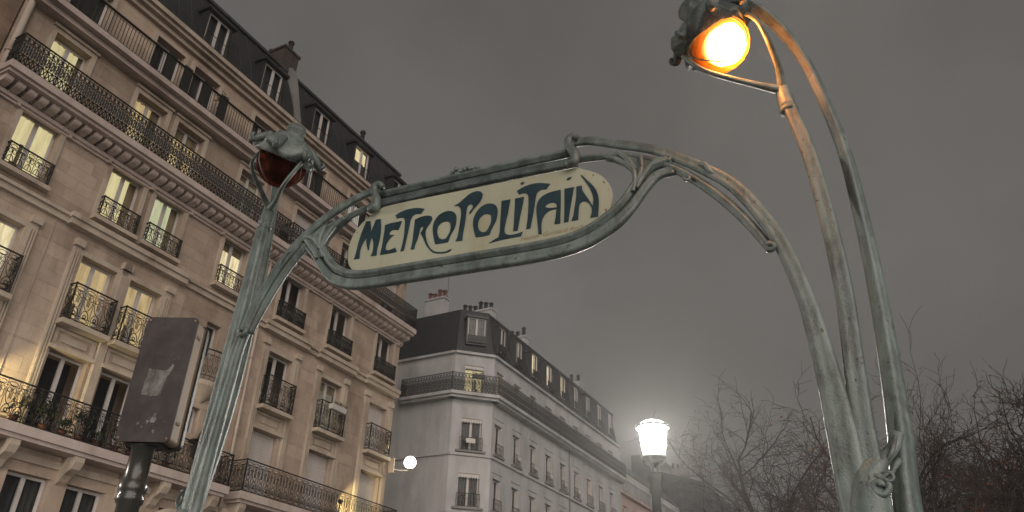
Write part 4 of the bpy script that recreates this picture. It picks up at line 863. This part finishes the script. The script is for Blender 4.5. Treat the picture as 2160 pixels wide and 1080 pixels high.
# back of an information panel on a ringed post, left foreground
PB = Vector((-1.93, 4.13, 0))
pan = thing('information_panel', 'brown back of a tall information panel on a ringed post, left foreground', 'sign panel', PB, R(-2))
hw, z0, z1, dp = 0.148, 2.735, 3.46, 0.155
def rrect(x0, x1, z0, z1, r, n=5):
    out = []
    for cx, cz, a0 in ((x1 - r, z1 - r, 0), (x0 + r, z1 - r, PI / 2), (x0 + r, z0 + r, PI), (x1 - r, z0 + r, 1.5 * PI)):
        out += [(cx + r * math.cos(a0 + PI / 2 * i / n), cz + r * math.sin(a0 + PI / 2 * i / n)) for i in range(n + 1)]
    return out
MB().prism_xz(rrect(-hw, hw, z0, z1, 0.03), -0.010, 0.0).build('back_plate', 'panel_back', pan)
MB().prism_xz(rrect(-hw + .006, hw - .006, z0 + .006, z1 - .006, 0.026), 0.0005, dp - 0.03).build('case', 'panel_side', pan)
MB().prism_xz(rrect(-hw - .006, hw + .006, z0 - .004, z1 + .004, 0.03), dp - 0.029, dp).build('front_frame', 'iron', pan)
for z in (z0 + 0.12, z1 - 0.10): MB().lathe([(0.012, 0), (0.012, 0.008), (0.006, 0.012)], 10, (hw - 0.006, 0.055, z), (1, 0, 0)).build('screw', 'granite', pan)
rs = random.Random(4)
pp = [(-0.055 + rs.uniform(-.006, .006), 3.0 + rs.uniform(-.006, .006)), (0.0, 2.985), (0.045, 2.99), (0.05, 3.05), (0.058, 3.10), (0.075, 3.135), (0.085, 3.165), (0.072, 3.175), (0.058, 3.145), (0.04, 3.135), (-0.01, 3.142), (-0.05, 3.145), (-0.058, 3.06)]
rag = []
for i in range(len(pp)):
    a, b = pp[i], pp[(i + 1) % len(pp)]
    for q in range(5): f = q / 5; rag.append((a[0] + (b[0] - a[0]) * f - 0.01 + rs.uniform(-.0022, .0022), a[1] + (b[1] - a[1]) * f + rs.uniform(-.0022, .0022)))
MB().prism_xz(rag, -0.0125, -0.0105).build('torn_sticker', 'paper', pan)
for k in range(9):
    x = rs.uniform(-0.12, 0.12); z = rs.uniform(2.80, 3.42); a = rs.uniform(0, PI); l = rs.uniform(0.006, 0.028); w_ = 0.0007
    dx, dz = math.cos(a) * l, math.sin(a) * l; MB().prism_xz([(x - dz * w_ / l, z + dx * w_ / l), (x + dx - dz * w_ / l, z + dz + dx * w_ / l), (x + dx + dz * w_ / l, z + dz - dx * w_ / l), (x + dz * w_ / l, z - dx * w_ / l)][::-1], -0.0112, -0.0104).build('scratch', 'paper', pan)
for x in (-hw + 0.018, hw - 0.018):
    for z in (z0 + 0.02, z1 - 0.02): MB().lathe([(0.006, 0), (0.006, 0.003), (0.002, 0.004)], 8, (x, -0.0102, z), (0, -1, 0)).build('rivet', 'panel_side', pan)
for k, (x, z, s) in enumerate(((0.03, 2.86, 0.016), (0.005, 2.845, 0.010), (0.036, 2.88, 0.008), (-0.045, 2.83, 0.007), (-0.02, 2.815, 0.005), (0.05, 2.79, 0.008))):
    a = [rs.uniform(0.5, 1.3) for _ in range(7)]
    MB().prism_xz([(x + s * a[i] * math.cos(2 * PI * i / 7), z + s * 1.5 * a[i] * math.sin(2 * PI * i / 7)) for i in range(7)], -0.0122, -0.0104).build('paint_chip', 'paper', pan)
MB().lathe([(0.085, 0), (0.085, 0.9), (0.07, 0.95), (0.062, 1.0), (0.057, 2.42), (0.068, 2.435), (0.071, 2.46), (0.064, 2.475), (0.070, 2.49), (0.073, 2.52), (0.064, 2.54), (0.058, 2.56), (0.056, 2.72), (0.066, 2.725), (0.066, 2.733)], 20, (-0.02, 0.07, 0), wob=lambda a, i: 1 + (0.03 * math.cos(10 * a) if i in (11, 12) else 0)).build('post', 'post_paint', pan, smooth=True)
MB().box(-0.10, 0.10, 0.01, 0.13, 2.7262, 2.734).build('base_plate', 'iron', pan)

# ------------------------------------------------------------------ metro portico
por = thing('metro_portico', 'green cast iron metro portico with two curved lamp masts and oval station sign', 'metro entrance', PO, PR)
FRONT = (0, -1, 0)
RIB = [0.72, 0.78, 1.02, 1.10, 1.04, 0.98, 1.0, 1.02, 1.0, 0.98, 0.98, 0.98, 1.0, 1.02, 1.0, 0.98, 1.04, 1.10, 1.02, 0.78]     # groove towards the street
RIB2 = [1.16, 1.06, 0.86, 0.90, 1.0, 1.04, 1.0, 0.98, 1.0, 1.0, 0.98, 1.0, 1.0, 0.98, 1.0, 1.04, 1.0, 0.90, 0.86, 1.06]        # raised seam
def p3(l, y=0.0): return [(u, y, z) for u, z in l]
def bar(name, pts, rad, mat='bronze', prof=None, flat=1.0, sub=6, parent=None, n=20):
    P = cat_rom(pts, sub); rr = lerp_list(rad, len(P)) if hasattr(rad, '__len__') else [rad] * len(P)
    return MB().tube(P, rr, n, front=FRONT, prof=prof, flat=flat).build(name, mat, parent or por, smooth=True)
outerR = [(0.60, 4.462), (0.70, 4.445), (0.843, 4.383), (1.066, 4.281), (1.208, 4.178), (1.327, 4.079), (1.481, 3.912), (1.629, 3.600), (1.704, 3.286), (1.728, 3.09), (1.746, 2.861), (1.757, 2.648), (1.762, 2.40), (1.775, 2.1), (1.80, 1.2), (1.81, 0.3)]
outerL = [(-0.735, 4.45), (-0.877, 4.418), (-1.081, 4.327), (-1.245, 4.208), (-1.397, 4.03), (-1.517, 3.809), (-1.580, 3.62), (-1.622, 3.445), (-1.645, 3.17), (-1.678, 2.797), (-1.698, 2.48), (-1.71, 2.1), (-1.72, 1.2), (-1.72, 0.3)]
RAD = [0.026, 0.027, 0.028, 0.029, 0.031, 0.034, 0.037, 0.039, 0.041, 0.046, 0.054, 0.061, 0.066, 0.07, 0.08, 0.09]
bar('arch_bar', p3(outerR, -0.01), RAD, prof=RIB, flat=0.8)
bar('arch_bar', p3(outerL, -0.01), [0.026, 0.027, 0.029, 0.031, 0.034, 0.037, 0.039, 0.042, 0.047, 0.054, 0.060, 0.065, 0.08, 0.09], prof=RIB, flat=0.8)
innerR = [(0.60, 4.345), (0.841, 4.31), (1.015, 4.235), (1.155, 4.144), (1.296, 4.006), (1.426, 3.841), (1.525, 3.677), (1.590, 3.545)]
innerL = [(-0.74, 4.342), (-0.93, 4.294), (-1.1, 4.222), (-1.264, 4.101), (-1.382, 3.947), (-1.486, 3.743), (-1.560, 3.555)]
bar('inner_bar', p3(innerR, 0.0), [0.022, 0.023, 0.024, 0.026, 0.027, 0.027, 0.025, 0.022], prof=RIB2, flat=0.9)
bar('inner_bar', p3(innerL, 0.0), [0.022, 0.023, 0.024, 0.026, 0.027, 0.025, 0.022], prof=RIB2, flat=0.9)
# scrolled knobs where the inner bars end, and the little drop under the right arch
def curl(name, c, r0, turns, rad, y=-0.03, a0=0.0, sgn=1, mat='bronze'):
    pts = []; n = int(14 * turns)
    for i in range(n + 1):
        a = a0 + sgn * 2 * PI * turns * i / n; r = r0 * (1 - 0.75 * i / n); pts.append((c[0] + r * math.cos(a), y - 0.02 * i / n, c[1] + r * math.sin(a)))
    return MB().tube(pts, lerp_list([rad, rad * 0.8, rad * 0.9], len(pts)), 8).build(name, mat, por, smooth=True)
curl('scroll', (1.594, 3.540), 0.024, 1.2, 0.018, -0.035, PI / 2, 1); curl('scroll', (-1.580, 3.548), 0.027, 1.2, 0.020, -0.04, PI / 2, -1)
curl('scroll', (1.222, 4.040), 0.022, 0.8, 0.011, -0.02, PI / 2, -1)
for u, z, s in ((1.325, 4.095, 1), (-1.36, 4.07, -1)):
    MB().tube(cat_rom([(u - 0.04 * s, -0.02, z + 0.03), (u, -0.035, z + 0.01), (u + 0.025 * s, -0.03, z - 0.04), (u + 0.05 * s, -0.02, z - 0.06)], 5), lerp_list([0.008, 0.015, 0.014, 0.007], 16), 8).build('strap', 'bronze', por, smooth=True)
# head rails of the sign
bar('head_rail', [(-0.72, 0, 4.405), (-0.1, 0, 4.412), (0.58, 0, 4.405)], 0.028, prof=RIB2)
bar('head_rail', [(-0.74, 0.01, 4.340), (-0.1, 0.01, 4.347), (0.60, 0.01, 4.335)], 0.030, 'bronze_dark', prof=RIB)
rg = random.Random(8)
for i in range(7): MB().lathe([(0.004, -0.015), (0.016, -0.008), (0.018, 0.004), (0.006, 0.016)], 8, (-0.20 + i * 0.028 + rg.uniform(-.008, .008), -0.02 + rg.uniform(-.01, .01), 4.44 + 0.010 * math.sin(i * 2.1)), (rg.uniform(-.5, .5), -0.3, 1)).build('bud', 'bronze', por, smooth=True)
# clamps: S-shaped straps that swallow the rails
cR = [(0.625, 4.470), (0.595, 4.487), (0.570, 4.470), (0.568, 4.430), (0.588, 4.395), (0.606, 4.350), (0.598, 4.308), (0.570, 4.300), (0.556, 4.322)]
cL = [(-0.690, 4.432), (-0.715, 4.462), (-0.748, 4.452), (-0.742, 4.400), (-0.724, 4.340), (-0.730, 4.290), (-0.758, 4.282), (-0.770, 4.302)]
bar('clamp', p3(cR, -0.035), [0.018, 0.024, 0.027, 0.026, 0.028, 0.031, 0.029, 0.024, 0.016], flat=1.1)
bar('clamp', p3(cL, -0.035), [0.018, 0.024, 0.028, 0.028, 0.031, 0.031, 0.025, 0.016], flat=1.1)
# lower loop: two parallel bars with a dark channel
loop = [(-1.262, 4.16), (-1.194, 4.133), (-1.13, 4.06), (-1.044, 3.941), (-0.949, 3.856), (-0.787, 3.801), (-0.457, 3.79), (-0.021, 3.782), (0.414, 3.776), (0.634, 3.805), (0.798, 3.886), (0.894, 3.972), (0.965, 4.065), (1.050, 4.145), (1.155, 4.160)]
def offset(path, d):
    out = []
    for i, (x, z) in enumerate(path):
        a = Vector(path[max(i - 1, 0)]); b = Vector(path[min(i + 1, len(path) - 1)]); t = (b - a).normalized(); out.append((x - t.y * d, z + t.x * d))
    return out
bar('lower_rail', p3(offset(loop, 0.030), -0.01), [0.024] * 4 + [0.028] * 7 + [0.024] * 4, prof=RIB2)
bar('lower_rail', p3(offset(loop, -0.034), 0.0), [0.024] * 4 + [0.034] * 7 + [0.026] * 4, prof=RIB)
bar('lower_web', p3(loop, 0.012), [0.018] * len(loop), 'bronze_dark')
webR = [(0.766, 4.309), (0.86, 4.318), (0.94, 4.278), (1.01, 4.235), (1.099, 4.226), (1.14, 4.186), (1.112, 4.171), (1.065, 4.178), (1.014, 4.148), (0.976, 4.099), (0.938, 4.05), (0.926, 4.069), (0.942, 4.123), (0.931, 4.174), (0.875, 4.242), (0.821, 4.284)]
webL = [(-1.27, 4.186), (-1.219, 4.136), (-1.167, 4.071), (-1.121, 4.0), (-1.078, 4.022), (-1.097, 4.088), (-1.083, 4.148), (-1.029, 4.209), (-0.936, 4.277), (-1.039, 4.267), (-1.154, 4.227), (-1.206, 4.197)]
for w in (webR, webL): MB().prism_xz(w, -0.020, 0.025).build('spandrel', 'bronze', por)
for s, P in ((1, [[(0.80, 4.30), (0.87, 4.25), (0.935, 4.18), (0.945, 4.10), (0.93, 4.03)], [(0.86, 4.31), (0.91, 4.25), (0.95, 4.17)], [(1.13, 4.20), (1.06, 4.19), (1.0, 4.13), (0.95, 4.05)], [(0.985, 4.26), (0.985, 4.18), (0.965, 4.10)]]), (-1, [[(-0.96, 4.27), (-1.03, 4.215), (-1.08, 4.15), (-1.10, 4.08), (-1.07, 4.0)], [(-1.24, 4.16), (-1.17, 4.08), (-1.12, 4.0)], [(-1.10, 4.24), (-1.125, 4.16), (-1.12, 4.07)]])):
    for q in P: bar('vein', p3(q, -0.024), [0.012, 0.016, 0.012], n=8)
# enamel sign with raised letters
plate = [(-0.905, 3.985), (-0.908, 4.05), (-0.895, 4.12), (-0.862, 4.185), (-0.80, 4.245), (-0.72, 4.288), (-0.615, 4.310), (0.012, 4.300), (0.560, 4.290), (0.640, 4.268), (0.731, 4.212), (0.785, 4.145), (0.808, 4.075), (0.806, 4.015), (0.782, 3.945), (0.735, 3.885), (0.640, 3.835), (0.5, 3.815), (-0.025, 3.815), (-0.70, 3.815), (-0.79, 3.835), (-0.86, 3.885), (-0.895, 3.94)]
plate = [(p_.x, p_.z) for p_ in cat_rom([(x, 0, z) for x, z in plate] + [(plate[0][0], 0, plate[0][1])], 4)[:-1]]
sp = MB().prism_xz(plate, 0.0, 0.022).build('sign_plate', 'enamel', por)
def poly_letter(outer, hole, y0, y1, mat, parent):
    bm = bmesh.new(); loops = []
    for lp in ([outer] + ([hole] if hole else [])):
        vs = [bm.verts.new((x, y0, z)) for x, z in lp]; es = [bm.edges.new((vs[i], vs[(i + 1) % len(vs)])) for i in range(len(vs))]; loops += es
    bmesh.ops.triangle_fill(bm, edges=loops, use_beauty=True)
    fs = list(bm.faces); r = bmesh.ops.extrude_face_region(bm, geom=fs)
    for v in [g for g in r['geom'] if isinstance(g, bmesh.types.BMVert)]: v.co.y = y1
    bmesh.ops.recalc_face_normals(bm, faces=bm.faces)
    me = bpy.data.meshes.new('letter'); bm.to_mesh(me); bm.free(); me.materials.append(MATS[mat]); return place('letter', me, parent)
def smooth_loop(l):
    P = [Vector((x, 0, z)) for x, z in l]; n = len(P); out = []
    for i in range(n):
        p0, p1, p2, p3_ = P[i - 1], P[i], P[(i + 1) % n], P[(i + 2) % n]
        a1 = (p1 - p0).angle(p2 - p1, 0); a2 = (p2 - p1).angle(p3_ - p2, 0)
        out.append((p1.x, p1.z))
        if a1 < 0.75 and a2 < 0.75:
            q = (p1 + p2) * 0.5625 - (p0 + p3_) * 0.0625; out.append((q.x, q.z))
    return out
for nm, o, h in LETTERS:
    L_ = poly_letter(smooth_loop(o), smooth_loop(h) if h else None, -0.0035, 0.0004, 'letter_ink', sp)
    if nm == 'dot': L_.name = 'letter_dot'
rs2 = random.Random(12)
for k in range(12):      # chips and rust runs along the enamel edge
    i_ = rs2.randrange(len(plate)); q0, q1 = plate[i_], plate[(i_ + 1) % len(plate)]; f_ = rs2.random(); x = q0[0] + (q1[0] - q0[0]) * f_; z = q0[1] + (q1[1] - q0[1]) * f_
    x += (-0.05 - x) * 0.02; z += (4.06 - z) * 0.07; r_ = rs2.uniform(0.002, 0.006); st_ = rs2.uniform(0.8, 2.6)
    MB().prism_xz([(x + r_ * rs2.uniform(.5, 1.2) * math.cos(2 * PI * i / 8), z + r_ * st_ * rs2.uniform(.6, 1.2) * math.sin(2 * PI * i / 8)) for i in range(8)], -0.0008, 0.0003).build('enamel_chip', 'rust_ink' if k % 3 else 'letter_ink', sp)
for u in (-0.55, -0.25, 0.05, 0.35):
    for z in (3.832,): MB().lathe([(0.007, 0.0), (0.007, 0.004), (0.003, 0.006)], 8, (u + rs2.uniform(-.02, .02), -0.0002, z), (0, -1, 0)).build('rivet', 'bronze_dark', sp)
# faint rust coloured signature along the lower right edge
cu = bpy.data.curves.new('signature', 'FONT'); cu.body = 'Hector Guimard Arch.te'; cu.size = 0.040; cu.shear = 0.35; cu.space_character = 1.02; cu.offset = -0.0006
tmp = bpy.data.objects.new('signature_text', cu); COL.objects.link(tmp)
dg = bpy.context.evaluated_depsgraph_get(); dg.update(); sme = bpy.data.meshes.new_from_object(tmp.evaluated_get(dg)); bpy.data.objects.remove(tmp)
sme.materials.clear(); sme.materials.append(MATS['rust_ink']); sme.transform(Matrix.Rotation(PI / 2, 4, 'X')); sme.transform(Matrix.Rotation(R(-1.0), 4, 'Y'))
wid = max(v.co.x for v in sme.vertices)
so = place('signature', sme, sp, (0.262, -0.0015, 3.862), 0, (0.42 / wid, 1, 1))

# masts: front stem, outer stem standing a little behind, knot where they join
JR, JL = Vector((1.783, 0, 4.405)), Vector((-1.628, 0, 4.395))
stR = [(1.83, 0, 1.0), (1.84, 0, 2.2), (1.842, 0, 2.60), (1.856, 0, 2.90), (1.876, 0, 3.35), (1.85, 0, 3.984), (1.80, -0.01, 4.33), (1.783, -0.02, 4.405)]
stL = [(-1.735, 0, 1.0), (-1.725, 0, 2.2), (-1.715, 0, 2.50), (-1.70, 0, 2.957), (-1.682, 0, 3.45), (-1.660, 0, 3.9), (-1.635, -0.01, 4.32), (-1.628, -0.02, 4.395)]
bar('stem', stR, [0.068, 0.054, 0.049, 0.045, 0.041, 0.038, 0.034, 0.032], prof=RIB)
bar('stem', stL, [0.070, 0.058, 0.053, 0.049, 0.044, 0.040, 0.036, 0.034], prof=RIB)
ouR = [(1.93, 0.06, 1.0), (1.945, 0.08, 2.2), (1.985, 0.14, 2.62), (2.01, 0.20, 2.95), (2.03, 0.24, 3.35), (2.035, 0.25, 3.78), (2.02, 0.24, 4.25), (1.93, 0.15, 4.75), (1.81, 0.0, 4.97), (1.66, -0.16, 5.05)]
ouL = [(-1.82, 0.06, 1.0), (-1.815, 0.08, 2.2), (-1.82, 0.14, 2.62), (-1.825, 0.20, 2.95), (-1.822, 0.24, 3.35), (-1.815, 0.25, 3.78), (-1.80, 0.24, 4.25), (-1.74, 0.15, 4.72), (-1.64, 0.0, 4.93), (-1.50, -0.16, 5.00)]
for q in (ouR, ouL): bar('outer_stem', q, [0.070, 0.054, 0.050, 0.045, 0.041, 0.037, 0.033, 0.032, 0.036, 0.045], prof=RIB2)
def knot(s, u0):
    for c, r, t, w in (((u0 + 0.012 * s, 2.375), 0.044, 1.3, 0.016), ((u0 + 0.050 * s, 2.41), 0.024, 1.1, 0.011), ((u0 - 0.03 * s, 2.29), 0.032, 1.2, 0.013)):
        curl('knot_scroll', c, r, t, w, -0.056, PI * 0.6, -s)
    bar('knot_web', [(u0 - 0.05 * s, -0.03, 2.20), (u0 - 0.015 * s, -0.03, 2.42), (u0 + 0.05 * s, 0.0, 2.50), (u0 + 0.10 * s, 0.05, 2.56), (u0 + 0.125 * s, 0.06, 2.62)], [0.09, 0.06, 0.030, 0.026, 0.030], prof=None, flat=0.7)
    bar('knot_web', [(u0 + 0.04 * s, -0.02, 2.38), (u0 + 0.075 * s, 0.0, 2.45), (u0 + 0.11 * s, 0.04, 2.50)], [0.014, 0.012, 0.014])
    bar('knot_web', [(u0 + 0.06 * s, -0.01, 2.49), (u0 + 0.09 * s, -0.01, 2.53), (u0 + 0.115 * s, 0.03, 2.60)], [0.010, 0.009, 0.010])
knot(1, 1.845); knot(-1, -1.735)
for u in (1.84, -1.74):
    MB().lathe([(0.26, 0.13), (0.26, 0.55), (0.22, 0.62), (0.20, 0.95), (0.15, 1.15)], 16, (u, 0.03, 0), wob=lambda a, i: 1 + 0.04 * math.cos(6 * a)).build('foot', 'bronze', por, smooth=True)

def lamp_head(s, J, C, lit):
    """s = +1 right mast, -1 left mast; the head leans inward and a little to the street"""
    A = Vector((-0.45 * s, -0.20, 0.87)).normalized(); E1 = Vector((0.87 * s, 0, 0.45)); E1 = (E1 - A * E1.dot(A)).normalized(); E2 = A.cross(E1)
    rim = C + A * 0.075; rr = 0.195; K = 0.82
    # sleeve on the stem and the wishbone that carries the hood
    T = (Vector((-0.10 * s, -0.02, 1))).normalized(); F = J + T * 0.13
    MB().tube(cat_rom([J - T * 0.05, J - T * 0.02, J + T * 0.06, F], 4), lerp_list([0.038, 0.044, 0.042, 0.036], 13), 10).lathe([(0.040, -0.012), (0.050, 0.0), (0.046, 0.014)], 16, J - T * 0.045, T).build('lamp_sleeve', 'bronze', por, smooth=True)
    for e in (1, -1):
        tip = rim + E1 * (rr * 0.98 * e) + A * 0.02; mid = C + E1 * ((0.205 if e > 0 else 0.17) * e) - A * (0.06 if e > 0 else 0.12) - E2 * 0.06 * s
        pts = cat_rom([F - T * 0.03, F + (mid - F) * 0.35 + E1 * 0.015 * e - A * 0.015, mid, tip], 7)
        MB().tube(pts, lerp_list([0.028, 0.018, 0.013, 0.015], len(pts)), 8).build('lamp_arm', 'bronze', por, smooth=True)
    # hood: flared wavy calyx with knobbed bud
    wv = lambda a, i: (1 + (0.10 * math.cos(5 * a + 0.6) + 0.05 * math.cos(9 * a)) * (1.0 if i < 3 or i > 9 else 0.45), (0.030 * math.cos(5 * a + 1.2) if i < 3 or i > 9 else 0.012 * math.cos(4 * a)))
    H = [(0.250, -0.03), (0.245, 0.01), (0.220, 0.055), (0.178, 0.095), (0.125, 0.130), (0.085, 0.160), (0.070, 0.19), (0.080, 0.225), (0.062, 0.262), (0.02, 0.28)]
    H = [(a_ * 0.86, b_ * (0.92 if lit else 0.78)) for a_, b_ in H]
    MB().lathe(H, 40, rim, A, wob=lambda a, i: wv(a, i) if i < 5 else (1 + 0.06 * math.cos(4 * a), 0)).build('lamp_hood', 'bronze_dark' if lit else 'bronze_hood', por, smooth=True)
    for k in range(7):      # leaf tips curling off the rim
        a = 2 * PI * k / 7 + 0.3; dv = E1 * math.cos(a) + E2 * math.sin(a)
        pts = cat_rom([rim + dv * 0.14 + A * 0.08, rim + dv * 0.198 + A * 0.03, rim + dv * 0.235 - A * 0.005, rim + dv * 0.252 + A * 0.02, rim + dv * 0.238 + A * 0.035], 5)
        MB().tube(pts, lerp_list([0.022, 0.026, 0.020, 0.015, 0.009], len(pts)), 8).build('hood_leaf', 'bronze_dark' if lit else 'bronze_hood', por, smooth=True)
    MB().tube([tuple(rim + (E1 * math.cos(a) + E2 * math.sin(a)) * 0.172 - A * 0.025) for a in [2 * PI * i / 32 for i in range(32)]], 0.014, 8, closed=True).build('lamp_ring', 'bronze', por, smooth=True)
    # glass drop
    G = [(0.170, 0.10), (0.190, 0.05), (0.196, 0.0), (0.189, -0.05), (0.166, -0.10), (0.126, -0.145), (0.075, -0.175), (0.03, -0.188), (0.004, -0.19)]
    G = [(a_ * K, b_ * K) for a_, b_ in G]
    gl = MB(); gl.lathe(G, 32, C, A); gl.f = gl.f[:-2]
    gl.build('lamp_globe', 'amber_glass' if lit else 'amber_unlit', por, smooth=True)
    for k in range(3):      # cast veins over the glass
        rv = []
        for q in range(9):
            f = q / 8 * 5.2 + 1; i0 = int(f); r = G[i0][0] + (G[i0 + 1][0] - G[i0][0]) * (f - i0); h = G[i0][1] + (G[i0 + 1][1] - G[i0][1]) * (f - i0)
            a = 2 * PI * k / 3 + 1.1 + 0.09 * q; rv.append(tuple(C + (E1 * math.cos(a) + E2 * math.sin(a)) * (r + 0.003) + A * h))
        MB().tube(rv, 0.004, 6).build('globe_rib', 'bronze', por, smooth=True)
    MB().lathe([(0.004, -0.128), (0.05, -0.118), (0.092, -0.085), (0.118, -0.03), (0.118, 0.02), (0.10, 0.05), (0.004, 0.06)], 32, C + E1 * 0.012 * s - A * 0.005, A).build('lamp_bulb', 'bulb_amber' if lit else 'bronze', por, smooth=True)
lamp_head(1, JR, Vector((1.503, -0.258, 4.705)), True)
lamp_head(-1, JL, Vector((-1.352, -0.258, 4.632)), False)
# ------------------------------------------------------------------ night mist
hm = bpy.data.materials.new('haze'); hm.use_nodes = True; hm.node_tree.nodes.clear()
ho = hm.node_tree.nodes.new('ShaderNodeOutputMaterial'); hv = hm.node_tree.nodes.new('ShaderNodeVolumePrincipled')
hv.inputs['Color'].default_value = (0.93, 0.92, 0.92, 1); hv.inputs['Density'].default_value = HAZE; hv.inputs['Anisotropy'].default_value = 0.76
hm.node_tree.links.new(hv.outputs['Volume'], ho.inputs['Volume']); MATS['haze'] = hm
hz = MB().box(-60, 95, -45, 150, -1.2, 30.0).build('haze', 'haze'); stuff(hz); hz.visible_shadow = True
